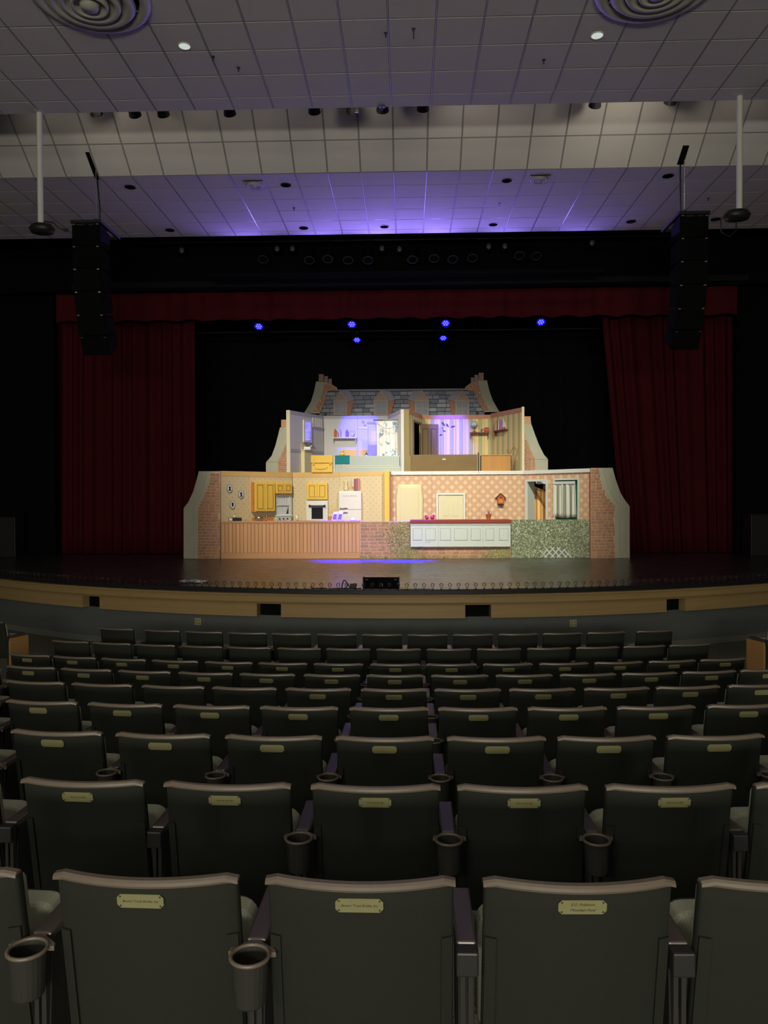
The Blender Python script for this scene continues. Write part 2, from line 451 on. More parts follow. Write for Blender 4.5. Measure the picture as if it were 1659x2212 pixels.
struct('ceiling', MB().box((-16, 17.7, 12.0), (16, 27, 12.2)), M['black'], loc=(0, 20, 12))
struct('trim_3', MB().box((-9.2, 19.751, atY(830, 622, 19.95).z), (9.2, 20.1, atY(830, 606, 19.95).z + .1)), M['black'], loc=(0, 19.9, 8))
# curtains ------------------------------------------------------------
def sheet(name, x0t, x1t, x0b, x1b, zt, zb, y, mat, folds, amp, nx=160, nz=10, parent=None, seed=1, hem=0.0, bl=0.0):
    rnd = random.Random(seed); ph = [rnd.uniform(0, 6.28) for _ in range(6)]
    b = MB()
    for j in range(nz + 1):
        v = j / nz
        for i in range(nx + 1):
            u = i / nx; xt = x0t + (x1t - x0t) * u; xb = x0b + (x1b - x0b) * u
            s_ = math.sin(2 * math.pi * folds * u + ph[0] + 1.3 * math.sin(2 * math.pi * u * folds / 3.7 + ph[1]))
            pl_ = (1 - abs(s_) ** 1.6 * 0.9) * math.copysign(1, s_) * 0 + s_
            d = amp * (0.55 * pl_ + 0.35 * math.sin(2 * math.pi * folds * .43 * u + ph[2])) * (1 + bl * v)
            z = zt + (zb - zt) * v + (hem * math.sin(2 * math.pi * folds * .7 * u + ph[3]) if j == nz else 0)
            b.v.append(Zv((xt + (xb - xt) * v, y + d, z)))
    for j in range(nz):
        for i in range(nx):
            a = j * (nx + 1) + i; b.f.append((a, a + 1, a + nx + 2, a + nx + 1))
    return obj(name, b, mat, parent, smooth=True, loc=None if parent else ((x0b + x1b) / 2, y, zb), solid=0.012)
YC = 20.75
ztop = atY(830, 640, YC).z + .3
c = sheet('stage_curtain', atY(125, 900, YC).x, atY(421, 900, YC).x, atY(120, 1190, YC).x, atY(422, 1190, YC).x, ztop, STG + .01, YC, M['velvet'], 11, .11, seed=3)
tag(c, 'long dark red velvet curtain at the left of the stage', 'curtain', 'red stage curtains')
c = sheet('stage_curtain', atY(1293, 640, YC).x, atY(1590, 900, YC).x, atY(1347, 1190, YC).x, atY(1590, 1190, YC).x, ztop, STG + .01, YC, M['velvet'], 10, .11, seed=5)
tag(c, 'long dark red velvet curtain at the right of the stage', 'curtain', 'red stage curtains')
c = sheet('valance', atY(120, 650, 19.95).x, atY(1595, 650, 19.95).x, atY(120, 650, 19.95).x, atY(1595, 650, 19.95).x, atY(830, 610, 19.95).z, atY(830, 687, 19.95).z, 19.98, M['velvet'], 31, .06, nx=420, seed=9, hem=.022)
tag(c, 'short dark red velvet valance across the top of the stage opening', 'valance')
c = sheet('backdrop', -13, 13, -13, 13, 9.5, STG + .01, 26.3, M['drop'], 60, .06, nx=300, seed=12)
tag(c, 'plain black backdrop drape hanging behind the set', 'drape')

# ================================================================== SCENIC FLATS
class Flat:
    def __init__(s, A, B, z0=STG):
        s.O = Zv((A[0], A[1], 0)); d = Zv((B[0] - A[0], B[1] - A[1], 0)); s.L = d.length; s.U = d.normalized()
        s.N = Zv((s.U.y, -s.U.x, 0)); s.z0 = z0
        s.rz = math.atan2(s.U.y, s.U.x)
    def P(s, u, z, n=0): return s.O + s.U * u + s.N * n + Zv((0, 0, z))
    def uz(s, px, py, n=0):
        d = ray(px, py); o = s.O + s.N * n
        t = (o - CAM).dot(s.N) / d.dot(s.N); q = CAM + d * t
        return (q - s.O).dot(s.U), q.z
    def box(s, b, u0, z0, u1, z1, n0, n1):
        return b.hexa([s.P(u0, z0, n0), s.P(u1, z0, n0), s.P(u1, z1, n0), s.P(u0, z1, n0), s.P(u0, z0, n1), s.P(u1, z0, n1), s.P(u1, z1, n1), s.P(u0, z1, n1)])
    def rect(s, px0, py0, px1, py1, n=0):
        xm, ym = (px0 + px1) / 2, (py0 + py1) / 2
        return s.uz(px0, ym, n)[0], s.uz(xm, py1, n)[1], s.uz(px1, ym, n)[0], s.uz(xm, py0, n)[1]
    def pbox(s, b, px0, py0, px1, py1, n0, n1):
        u0, z0, u1, z1 = s.rect(px0, py0, px1, py1, n1); return s.box(b, u0, z0, u1, z1, n0, n1)
    def ppoly(s, b, pts, n0, n1):
        q = [s.uz(x, y, n1) for x, y in pts]
        return b.loft([s.P(u, z, n0) for u, z in q], [s.P(u, z, n1) for u, z in q])
    def pt(s, px, py, n=0):
        u, z = s.uz(px, py, n); return s.P(u, z, n)
def B_(fl, *a): return fl.box(MB(), *a)
def PB(fl, *a): return fl.pbox(MB(), *a)
def PP(fl, *a): return fl.ppoly(MB(), *a)

M['stone'] = pm('painted_stone', lin(184, 182, 160), 0.8, var=0.10, scale=4, spec=0.2)
M['stoneline'] = pm('painted_joint', lin(88, 86, 72), 0.8, var=0)
M['mortar'] = pm('painted_mortar', lin(212, 180, 150), 0.85, var=0.08, scale=9, spec=0.2)
BR = [pm('painted_brick', lin(*c), 0.85, var=0.12, scale=12, spec=0.2) for c in ((178, 134, 106), (170, 128, 104), (186, 140, 108))]
M['pot'] = pm('painted_clay', lin(206, 160, 118), 0.8, var=0.06, spec=0.2)
M['potgrey'] = pm('mauve_clay', lin(166, 142, 128), 0.8, var=0.06, spec=0.2)
M['cream'] = pm('cream_board', lin(222, 214, 176), 0.7, var=0.04, spec=0.2)
M['flatwhite'] = pm('flat_white', lin(226, 224, 214), 0.6, var=0.04, spec=0.3)
M['bone'] = pm('bone_white', lin(232, 226, 212), 0.6, var=0.03, spec=0.3)
M['yellow'] = pm('yellow_enamel', lin(238, 198, 84), 0.55, var=0.05, spec=0.3)
M['yellowdk'] = pm('ochre_line', lin(168, 112, 22), 0.6, var=0.05)
M['ochre'] = pm('ochre_border', lin(222, 182, 112), 0.7, var=0.06, spec=0.2)
M['orangewood'] = woodm('orange_board', lin(196, 130, 56), lin(216, 150, 72), (8, 8, 2), .7, .2)
M['beadwood'] = [woodm('painted_plank', lin(*c), tuple(x * 1.16 for x in lin(*c)), (10, 10, 1.2), .7, .2) for c in ((206, 156, 112), (202, 152, 109), (211, 160, 116))]
M['beadbase'] = woodm('painted_base', lin(198, 146, 104), lin(208, 158, 116), (2, 2, 8), .7, .2)
M['redtop'] = pm('red_brown_top', lin(150, 56, 40), 0.55, var=0.08)
M['graywhite'] = pm('pale_grey_board', lin(206, 212, 204), 0.65, var=0.03, spec=0.25)
M['grayline'] = pm('grey_line', lin(168, 172, 164), 0.65, var=0)
M['brownboard'] = woodm('brown_board', lin(112, 92, 58), lin(132, 108, 70), (2, 2, 5), .65, .3)
M['browndoor'] = pm('brown_door', lin(122, 96, 62), 0.6, var=0.06)
M['groove'] = pm('groove_brown', lin(150, 106, 72), 0.8, var=0)
M['browndark'] = pm('dark_brown', lin(62, 48, 32), 0.6, var=0)  # one plain dark brown for timber, posts and panel edges
M['lightwood'] = woodm('honey_wood', lin(176, 124, 64), lin(198, 146, 84), (12, 12, 1), .6, .3)
M['olive'] = pm('olive_edge', lin(140, 122, 72), 0.7, var=0.15)
M['dkgrey'] = pm('dark_grey', lin(52, 52, 58), 0.4, var=0.03)
M['ovenglass'] = pm('oven_glass', lin(28, 28, 34), 0.12, var=0, spec=0.6)
M['teal'] = pm('teal_towel', lin(34, 128, 128), 0.95, var=0.1, scale=60, bump=.4, bscale=300)
M['seafoam'] = pm('tub_front', lin(176, 186, 172), 0.5, var=0.05)
M['creamline'] = pm('cream_line', lin(222, 212, 160), 0.6, var=0)
M['bathwall'] = pm('bath_wall', lin(206, 204, 198), 0.7, var=0.03, spec=0.25)
M['bathband'] = pm('bath_band', lin(174, 172, 172), 0.7, var=0.03, spec=0.25)
M['pinkband'] = pm('pink_border', lin(186, 132, 108), 0.7, var=0.05, spec=0.2)
M['cloth'] = pm('cream_cloth', lin(226, 214, 168), 0.9, var=0.03, spec=0.15)
M['greenframe'] = pm('green_paint', lin(26, 112, 80), 0.6, var=0.05)
M['slate'] = [pm('painted_slate', lin(*c), 0.75, var=0.08, spec=0.25) for c in ((152, 156, 164), (136, 142, 152), (168, 170, 174), (126, 132, 142))]
M['slatebase'] = pm('slate_gap', lin(84, 86, 94), 0.8, var=0.05)
M['plainroof'] = pm('dormer_roof', lin(150, 148, 156), 0.75, var=0.06)
M['gable'] = pm('gable_board', lin(170, 146, 122), 0.75, var=0.06)
M['dormwhite'] = pm('dormer_frame', lin(176, 164, 146), 0.7, var=0.05)
M['pane'] = pm('painted_pane', lin(126, 130, 144), 0.45, var=0.2, scale=5)
M['cheek'] = pm('dormer_cheek', lin(172, 124, 100), 0.85, var=0.15, scale=40)
M['ink'] = pm('ink_black', lin(20, 18, 18), 0.6, var=0)
M['greyfr'] = pm('grey_frame', lin(146, 140, 128), 0.6, var=0.05)

def kitchenpaper():
    t = NT('kitchen_wallpaper'); t.b.inputs['Roughness'].default_value = 0.75; t.b.inputs['Specular IOR Level'].default_value = 0.2
    u, z = t.uv(); p = 0.16
    a = t.math('MULTIPLY', t.math('ADD', u, z), 1 / p); b = t.math('MULTIPLY', t.math('SUBTRACT', u, z), 1 / p)
    fa = t.math('SUBTRACT', t.math('FRACT', a), .5); fb = t.math('SUBTRACT', t.math('FRACT', b), .5)
    d = t.math('SQRT', t.math('ADD', t.math('MULTIPLY', fa, fa), t.math('MULTIPLY', fb, fb)))
    n = t.noise(30, 3); dd = t.math('ADD', d, t.math('MULTIPLY', n, .25))
    t.col(t.mix(t.step(dd, .32, .06), lin(204, 184, 138), lin(216, 198, 152))); return t.m
def diamondpaper():
    t = NT('diamond_wallpaper'); t.b.inputs['Roughness'].default_value = 0.75; t.b.inputs['Specular IOR Level'].default_value = 0.2
    u, z = t.uv(); p = 0.236
    a = t.math('MULTIPLY', t.math('ADD', u, z), 1 / p); b = t.math('MULTIPLY', t.math('SUBTRACT', u, z), 1 / p)
    fa = t.math('ABSOLUTE', t.math('SUBTRACT', t.math('FRACT', a), .5)); fb = t.math('ABSOLUTE', t.math('SUBTRACT', t.math('FRACT', b), .5))
    d = t.math('MAXIMUM', fa, fb)
    inner = t.math('SUBTRACT', 1.0, t.step(d, .25, .02)); line = t.math('MULTIPLY', t.step(d, .40, .015), t.math('SUBTRACT', 1.0, t.step(d, .455, .015)))
    k = t.math('ADD', inner, t.math('MULTIPLY', line, -.55))
    base = t.mix(t.noise(5, 3), lin(208, 168, 136), lin(214, 175, 142))
    c = t.mix(inner, base, lin(228, 196, 156)); c = t.mix(t.math('MULTIPLY', line, .5), c, lin(184, 146, 116)); t.col(c); return t.m
def stripes(name, cols, period):
    t = NT(name); t.b.inputs['Roughness'].default_value = 0.75; t.b.inputs['Specular IOR Level'].default_value = 0.2
    u, z = t.uv(); f = t.math('FRACT', t.math('MULTIPLY', u, 1 / period))
    r = t.n('ShaderNodeValToRGB'); t.link(f, r.inputs[0]); r.color_ramp.interpolation = 'CONSTANT'; e = r.color_ramp.elements
    e[0].position = 0; e[0].color = (*cols[0][1], 1); e[1].position = cols[1][0]; e[1].color = (*cols[1][1], 1)
    for p_, c_ in cols[2:]:
        q = e.new(p_); q.color = (*c_, 1)
    t.col(r.outputs[0]); return t.m
M['kpaper'] = kitchenpaper(); M['dpaper'] = diamondpaper()
M['bpaper'] = stripes('bedroom_stripes', [(0, lin(222, 200, 140)), (.18, lin(196, 166, 118)), (.28, lin(172, 168, 128)), (.55, lin(160, 156, 118)), (.62, lin(222, 200, 140)), (.75, lin(198, 160, 120)), (.82, lin(214, 192, 136))], .27)
M['hallpaper'] = stripes('hall_stripes', [(0, lin(208, 146, 84)), (.3, lin(232, 196, 120)), (.5, lin(186, 116, 66)), (.62, lin(222, 170, 98)), (.8, lin(238, 206, 140))], .20)
M['winstripe'] = stripes('curtain_stripes', [(0, lin(214, 218, 200)), (.55, lin(150, 148, 134)), (.99, lin(150, 148, 134))], .19)

brick_me = []
for k, mt in enumerate(BR):
    b = MB(); b.loft([(-.5, 0, -.5), (.5, 0, -.5), (.5, 0, .5), (-.5, 0, .5)], [(-.49, -1, -.46), (.49, -1, -.46), (.49, -1, .46), (-.49, -1, .46)])
    me = b.mesh('brick'); me.materials.append(mt); brick_me.append(me)
def bricks(root, fl, z0, z1, span, n, rh=.0755, mort=.013, seed=0, wlo=.09, whi=.17, dep=.008, skip=None):
    rnd = random.Random(seed); z = z0; row = 0
    while z + rh * .5 < z1:
        hh = min(rh, z1 - z) - mort
        lo, hi = span(z + rh / 2); u = lo + mort * .5
        if row % 2: u -= rnd.uniform(.02, .07)
        while u < hi - .02:
            wd = rnd.uniform(wlo, whi); a = max(u, lo + .004); b = min(u + wd, hi - .004)
            if b - a > .03 and not (skip and skip((a + b) / 2, z + rh / 2)):
                inst('brick', rnd.choice(brick_me), root, fl.P((a + b) / 2, z + mort / 2 + hh / 2, n), (b - a, dep, hh), rz=fl.rz)
            u += wd + mort
        z += rh; row += 1
def interp(pts, z):   # pts [(z,u)] sorted by z
    if z <= pts[0][0]: return pts[0][1]
    for (a, b), (c, d) in zip(pts, pts[1:]):
        if z <= c: return b + (d - b) * (z - a) / (c - a)
    return pts[-1][1]

YA = 18.9
FA = Flat((-8, YA), (8, YA))
def buttress(outer, inner, flat_edge, side, label, crease, seamrow, pots=None):
    c = FA.pt((outer[0][0] + flat_edge) / 2, 1206)
    t = thing('brick_buttress', label, 'scenic flat', (c.x, c.y, STG))
    q = [FA.uz(*p) for p in outer]; q = [(u, max(z, STG + .002)) for u, z in q]
    poly = q
    obj('panel', MB().loft([FA.P(u, z, -.045) for u, z in poly], [FA.P(u, z, 0) for u, z in poly]), M['mortar'], t)
    # stone trim between the inner curve and the outer edge
    o2 = [p for p in q if p[0] != FA.uz(flat_edge, 1100)[0]]
    cr = [FA.uz(*p) for p in crease]; inn = [FA.uz(*p) for p in inner]
    cr = [(u, max(z, STG + .003)) for u, z in cr]; inn = [(u, max(z, STG + .003)) for u, z in inn]
    out = [FA.uz(*p) for p in outer if abs(p[0] - flat_edge) > 1.5]; out = [(u, max(z, STG + .003)) for u, z in out]
    def band(A, B, n1):
        b = MB(); A_ = A; B2 = B[::-1]; pl = A_ + B2
        return b.loft([FA.P(u, z, .0005) for u, z in pl], [FA.P(u, z, n1) for u, z in pl])
    eps = .004 * side
    obj('stone_trim', band(inn, [(u - eps, z) for u, z in cr], .010), M['stone'], t)
    # outer blocks, split at the seam
    zs = FA.uz(*seamrow)[1]
    lo_c = [(cr[0][0] + eps, cr[0][1]), (interp([(z, u) for u, z in cr], zs) + eps, zs - .005)]
    ob = [p for p in out if p[1] < zs - .006]
    lo_o = [out[0], (interp([(z, u) for u, z in out], zs), zs - .005)]
    obj('stone_block', band(lo_c, lo_o, .014), M['stone'], t)
    hi_c = [(interp([(z, u) for u, z in cr], zs) + eps, zs + .005)] + [(u + eps, z) for u, z in cr if z > zs + .01]
    hi_o = [(interp([(z, u) for u, z in out], zs), zs + .005)] + [p for p in out if p[1] > zs + .01]
    obj('stone_block', band(hi_c, hi_o, .014), M['stone'], t)
    fe = FA.uz(flat_edge, 1100)[0]; ip = [(z, u) for u, z in inn]
    if side < 0: span = lambda z: (interp(ip, z) + .01, fe - .004)
    else: span = lambda z: (fe + .004, interp(ip, z) - .01)
    bricks(t, FA, STG + .01, max(z for u, z in q) - .02, span, 0, seed=11 if side < 0 else 12)
    return t
buttress([(397, 1207), (397, 1098), (406.6, 1085.6), (417.6, 1062), (424, 1040), (430, 1018), (475.5, 1018), (475.5, 1207)],
         [(426, 1206), (427, 1098), (439.6, 1074.6), (450.5, 1046), (455, 1018.3)], 475.5, -1,
         'painted brick buttress flat with curved stone edge, far left of the set, lower storey',
         [(419, 1206), (419, 1098), (432, 1074), (442, 1045), (447.5, 1018.3)], (408, 1098))
buttress([(1360, 1206), (1360, 1094), (1350, 1081), (1339.8, 1064), (1329.7, 1035.4), (1323, 1010.5), (1276, 1011), (1276, 1206)],
         [(1328.8, 1206), (1328.8, 1093), (1317.8, 1081), (1307.7, 1062.5), (1299.3, 1037), (1293.4, 1011)], 1276, 1,
         'painted brick buttress flat with curved stone edge, far right of the set, lower storey',
         [(1338, 1206), (1338, 1093.6), (1328, 1080), (1317, 1062), (1309, 1036), (1302, 1011)], (1348, 1094))

# ---------------- front row of low flats
zc = FA.uz(640, 1126)[1]
t = thing('kitchen_counter', 'low brown beadboard counter front of the kitchen half', 'counter', FA.P(FA.uz(628, 1206)[0], STG, -.1))
u0, u1 = FA.uz(478, 1160)[0], FA.uz(777, 1160)[0]; zb = FA.uz(640, 1194)[1]; zt = FA.uz(640, 1131)[1]
obj('panel', B_(FA, u0, STG + .002, u1, zt + .02, -.04, -.004), M['groove'], t)
npl = 37; pw = (u1 - u0) / npl
for k in range(npl):
    b = MB(); a0 = u0 + k * pw + .005; a1 = u0 + (k + 1) * pw - .005
    b.loft([FA.P(a0, zb, -.0035), FA.P(a1, zb, -.0035), FA.P(a1, zt, -.0035), FA.P(a0, zt, -.0035)], [FA.P(a0 + .004, zb, .006), FA.P(a1 - .004, zb, .006), FA.P(a1 - .004, zt, .006), FA.P(a0 + .004, zt, .006)])
    obj('plank', b, M['beadwood'][(k * 7 + k // 3) % 3], t)
obj('base_rail', B_(FA, u0, STG + .002, u1, zb - .004, -.0035, .014), M['beadbase'], t, bevel=.004)
obj('worktop', B_(FA, u0 - .005, zt + .0205, u1, zc + .005, -.42, .02), M['beadbase'], t, bevel=.006)
obj('apron_rail', B_(FA, u0, zt, u1, zt + .019, -.0035, .012), M['beadbase'], t)

t = thing('garden_wall', 'painted low brick wall flat with ivy, right of the brown counter', 'scenic flat', FA.P(FA.uz(940, 1206)[0], STG, -.03))
u0, u1 = FA.uz(777.8, 1160)[0], FA.uz(1103, 1160)[0]; zw_ = FA.uz(830, 1126)[1]
obj('panel', B_(FA, u0, STG + .002, u1, zw_, -.045, -.004), M['mortar'], t)
ub, uc = FA.uz(887, 1160)[0], FA.uz(1103, 1160)[0]; zcab = FA.uz(1000, 1181)[1]
bricks(t, FA, STG + .012, zw_ - .004, lambda z: (u0 + .004, (ub if z > zcab - .02 else u1) - .004), -.004, rh=.085, mort=.016, seed=4, wlo=.13, whi=.25)
def leaves(name, fl, n, regions, seed, n0, sizes, root, mat):
    rnd = random.Random(seed); b = MB()
    for _ in range(n):
        u, z = regions(rnd); s_ = rnd.uniform(*sizes); a = rnd.uniform(0, 6.28); tl = rnd.uniform(-.3, .3)
        ca, sa = math.cos(a), math.sin(a)
        q = [(0, -s_), (s_ * .42, 0), (0, s_), (-s_ * .42, 0)]
        nn_ = n0 + rnd.uniform(0, .012)
        b.add([fl.P(u + x * ca - y * sa, max(STG + .004, z + x * sa + y * ca), nn_ + y * tl * .1 + (.004 if i in (1, 3) else 0)) for i, (x, y) in enumerate(q)], [(0, 1, 2), (0, 2, 3)])
    o = obj(name, b, mat, root); o['kind'] = 'stuff'; return o
def leafm(name, a, b, c):
    t = NT(name); t.b.inputs['Roughness'].default_value = 0.8; t.b.inputs['Specular IOR Level'].default_value = 0.2
    g = t.n('ShaderNodeNewGeometry'); r = t.n('ShaderNodeValToRGB'); t.link(g.outputs['Random Per Island'], r.inputs[0])
    e = r.color_ramp.elements; e[0].color = (*a, 1); e[1].color = (*c, 1); q = e.new(.5); q.color = (*b, 1)
    t.col(r.outputs[0]); return t.m
M['ivy'] = leafm('ivy_leaves', lin(128, 124, 84), lin(158, 152, 104), lin(196, 186, 138))
M['hedge'] = leafm('hedge_leaves', lin(104, 114, 84), lin(150, 160, 122), lin(214, 216, 190))
M['stem'] = pm('ivy_stem', lin(112, 92, 62), 0.8, var=.1)
M['hedgebase'] = pm('hedge_base', lin(122, 128, 104), 0.85, var=0.3, scale=14)
def ivy_region(rnd):
    while True:
        z = rnd.uniform(STG + .01, zw_ - .01); f_ = (z - STG) / (zw_ - STG)
        u = rnd.gauss(FA.uz(868, 1160)[0] - .12 * (1 - f_) * 0 + .12 * (1 - f_), .16 + .1 * (1 - abs(f_ - .6)))
        if u < u0 + .35 or u > u1 - .01: continue
        if u > ub - .01 and z > zcab - .01: continue
        return u, z
leaves('ivy_leaves', FA, 900, ivy_region, 21, .006, (.018, .034), t, M['ivy'])
def ivy2(rnd):
    while True:
        u = rnd.gauss(FA.uz(1095, 1190)[0], .28); z = STG + abs(rnd.gauss(0, .16))
        if u < uc - 0.02 and u > ub and z < zcab - .01 and z > STG + .01: return u, z
leaves('ivy_leaves', FA, 420, ivy2, 22, .006, (.018, .034), t, M['ivy'])
def ivy3(rnd):
    while True:
        u = rnd.uniform(u0, uc - .02); z = STG + abs(rnd.gauss(0, .035)) + .005
        if z < zcab - .01: return u, z
leaves('ground_leaves', FA, 260, ivy3, 23, .006, (.015, .026), t, M['ivy'])
for pth in ([(846, 1132), (850, 1150), (862, 1175), (878, 1204)], [(872, 1132), (866, 1155), (876, 1180), (884, 1204)], [(832, 1140), (845, 1165), (858, 1190)], [(905, 1184), (893, 1196), (886, 1205)]):
    obj('stem', MB().tube([FA.pt(x, y, .008) for x, y in pth], .006, 5), M['stem'], t)

# white island cabinet hung in front of the wall
FI = Flat((-8, YA - .07), (8, YA - .07))
t = thing('island_cabinet', 'white panelled counter with a red-brown top in front of the pink room', 'cabinet', FI.P(FI.uz(995, 1180)[0], FI.uz(995, 1181)[1], 0))
u0, z0, u1, z1 = FI.rect(887, 1129.5, 1103, 1181)
obj('body', B_(FI, u0, z0, u1, z1, -.055, 0), M['graywhite'], t, bevel=.003)
obj('countertop', B_(FI, u0 - .005, z1 + .001, u1 + .005, FI.uz(995, 1122.5)[1], -.36, .03), M['redtop'], t, bevel=.006)
obj('cornice', B_(FI, u0 + .01, z1 - .055, u1 - .01, z1 - .042, .0005, .008), M['grayline'], t)
for (a, b) in ((892, 912), (919, 941), (951, 974), (981, 1010), (1017, 1038), (1049, 1067), (1078, 1098)):
    A = FI.rect(a, 1141, b, 1167.5); d = MB(); FI.box(d, A[0], A[1], A[2], A[3], .0005, .004)
    pnl = obj('panel_moulding', d, M['grayline'], t); A2 = (A[0] + .012, A[1] + .012, A[2] - .012, A[3] - .012)
    obj('panel_field', B_(FI, A2[0], A2[1], A2[2], A2[3], .0045, .008), M['graywhite'], pnl)
for px in (947, 1043.5):
    obj('joint', B_(FI, FI.uz(px, 1150)[0] - .003, z0 + .01, FI.uz(px, 1150)[0] + .003, z1 - .01, .0005, .002), M['grayline'], t)
obj('scratch', PB(FI, 917, 1170.5, 931, 1171.5, .0005, .002), M['grayline'], t)

# hedge
t = thing('hedge_flat', 'painted green hedge panel with white lattice, right of the white cabinet', 'scenic flat', FA.P(FA.uz(1189, 1206)[0], STG, -.03))
u0, u1 = FA.uz(1103.6, 1160)[0], FA.uz(1274, 1160)[0]; zh_ = FA.uz(1189, 1122.5)[1]
obj('panel', B_(FA, u0, STG + .002, u1, zh_, -.045, 0), M['hedgebase'], t)
def hreg(rnd): return rnd.uniform(u0 + .02, u1 - .02), rnd.uniform(STG + .02, zh_ - .01)
def hskip(rnd):
    while True:
        u, z = hreg(rnd)
        c0 = FA.uz(1202, 1197)[0]
        if (u - c0) ** 2 / .33 ** 2 + (z - STG - .05) ** 2 / .25 ** 2 > 1 or rnd.random() < .06: return u, z
leaves('hedge_leaves', FA, 4200, hskip, 31, .002, (.016, .034), t, M['hedge'])
lc = FA.uz(1200, 1196)[0]
for k in range(-2, 3):
    for sg in (-1, 1):
        uc_ = lc + k * .15; hw = .019; H = .2
        pts = []
        zA = STG + .012; zB = STG + (.27 if abs(k) < 2 else .2); du = (zB - zA) * .9 * sg
        A = uc_ - du / 2; Bq = uc_ + du / 2
        off = .004 if sg > 0 else .009
        obj('lattice_slat', MB().loft([FA.P(A - hw, zA, off), FA.P(A + hw, zA, off), FA.P(Bq + hw, zB, off), FA.P(Bq - hw, zB, off)], [FA.P(A - hw, zA, off + .0045), FA.P(A + hw, zA, off + .0045), FA.P(Bq + hw, zB, off + .0045), FA.P(Bq - hw, zB, off + .0045)]), M['graywhite'], t)

# ---------------- lower storey back walls
YB = 20.4
PKL0 = atY(477.5, 1100, YA + .06); PKB = atY(632, 1100, YB); PRB = atY(1130, 1100, YB); PR1 = atY(1275, 1100, YA + .06)
FKL = Flat((PKL0.x, PKL0.y), (PKB.x, PKB.y)); FB = Flat((-8, YB), (8, YB)); FRR = Flat((PRB.x, PRB.y), (PR1.x, PR1.y))
ZT = FB.uz(830, 1019.5)[1]
def wallflat(name, label, fl, u0, u1, zt, mat, n0=-.045, holes=None, z0=STG + .002, pname='panel', group=None):
    t = thing(name, label, 'scenic flat', fl.P((u0 + u1) / 2, z0, -.02), group)
    if not holes:
        obj(pname, B_(fl, u0, z0, u1, zt, n0, 0), mat, t, fl=fl)
    else:
        b = MB(); us = u0
        for (a, c, zl, zh2) in holes:
            fl.box(b, us, z0, a, zt, n0, 0)
            if zl > z0: fl.box(b, a, z0, c, zl, n0, 0)
            if zh2 < zt: fl.box(b, a, zh2, c, zt, n0, 0)
            us = c
        fl.box(b, us, z0, u1, zt, n0, 0)
        obj(pname, b, mat, t, fl=fl)
    return t
us = FKL.uz(538, 1080)[0]
t = wallflat('kitchen_wall', 'pale yellow wallpapered flat with three oval pictures, left kitchen wall', FKL, .03, us - .002, ZT, M['kpaper'])
obj('border', B_(FKL, .03, ZT - .13, us - .002, ZT, .0005, .006), M['ochre'], t)
obj('edge_strip', B_(FKL, 0, STG + .002, .0295, ZT, -.045, .001), M['mortar'], t)
t = wallflat('kitchen_wall', 'pale yellow wallpapered flat carrying the tall yellow cupboards', FKL, us + .002, FKL.L - .004, ZT, M['kpaper'])
obj('border', B_(FKL, us + .002, ZT - .13, FKL.L - .004, ZT, .0005, .006), M['ochre'], t)
ub_ = [FB.uz(p, 1080)[0] for p in (632.5, 733, 831)]
t = wallflat('kitchen_wall', 'pale yellow wallpapered flat behind the oven, facing the audience', FB, ub_[0], ub_[1] - .002, ZT, M['kpaper'])
obj('border', B_(FB, ub_[0], ZT - .13, ub_[1] - .002, ZT, .0005, .006), M['ochre'], t)
t = wallflat('kitchen_wall', 'pale yellow wallpapered flat behind the white fridge', FB, ub_[1] + .002, ub_[2], ZT, M['kpaper'])
obj('border', B_(FB, ub_[1] + .002, ZT - .10, ub_[2], ZT, .0005, .006), M['ochre'], t)
t = thing('wall_post', 'bright yellow end post between kitchen and pink room', 'post', FB.pt(837, 1100, .05))
t.location.z = STG
obj('face', B_(FB, FB.uz(831.3, 1100)[0], STG + .002, FB.uz(841, 1100)[0], ZT + .01, -.045, .16), M['yellow'], t)
obj('side_shading', B_(FB, FB.uz(841.2, 1100)[0], STG + .002, FB.uz(844, 1100)[0], ZT + .005, -.045, .155), M['pinkband'], t)  # strip coloured as the shading right of the post
pk = [FB.uz(p, 1080)[0] for p in (844.3, 933, 1034.5, 1130)]
for k, q in enumerate(('behind the hung cloth', 'around the white door', 'carrying the bird house clock')):
    t = wallflat('parlour_wall', f'pink diamond wallpaper flat {q}', FB, pk[k] + .001, pk[k + 1] - .002, ZT, M['dpaper'])
    obj('cornice', B_(FB, pk[k] + .001, ZT - .085, pk[k + 1] - .002, ZT + .012, .0005, .035), M['flatwhite'], t, bevel=.008)
# right angled wall with doorway and curtained window
dz = FRR.rect(1133, 1034, 1183, 1124); wz = FRR.rect(1195, 1033, 1252, 1124)
dh = (FRR.uz(1139, 1080)[0], FRR.uz(1179.5, 1080)[0], STG + .002, FRR.uz(1158, 1040)[1])
wh = (FRR.uz(1199, 1080)[0], FRR.uz(1248, 1080)[0], FRR.uz(1224, 1123)[1], FRR.uz(1224, 1037)[1])
t = wallflat('parlour_wall', 'pink diamond wallpaper flat with a doorway and a curtained window, right side', FRR, .004, FRR.L - .03, ZT, M['dpaper'], holes=[dh, wh])
obj('cornice', B_(FRR, .004, ZT - .085, FRR.L, ZT + .012, .0005, .035), M['flatwhite'], t, bevel=.008)
obj('edge_strip', B_(FRR, FRR.L - .029, STG + .002, FRR.L, ZT - .087, -.045, .001), M['redtop'], t)
def frame(fl, t, a, b, zl, zh2, wd, mat, n1=.02, bottom=False, name='frame', n0=.0005):
    g = MB()
    fl.box(g, a - wd, zl, a, zh2 + wd, n0, n1); fl.box(g, b, zl, b + wd, zh2 + wd, n0, n1); fl.box(g, a, zh2, b, zh2 + wd, n0, n1)
    if bottom: fl.box(g, a - wd, zl - wd, b + wd, zl, n0, n1)
    return obj(name, g, mat, t)
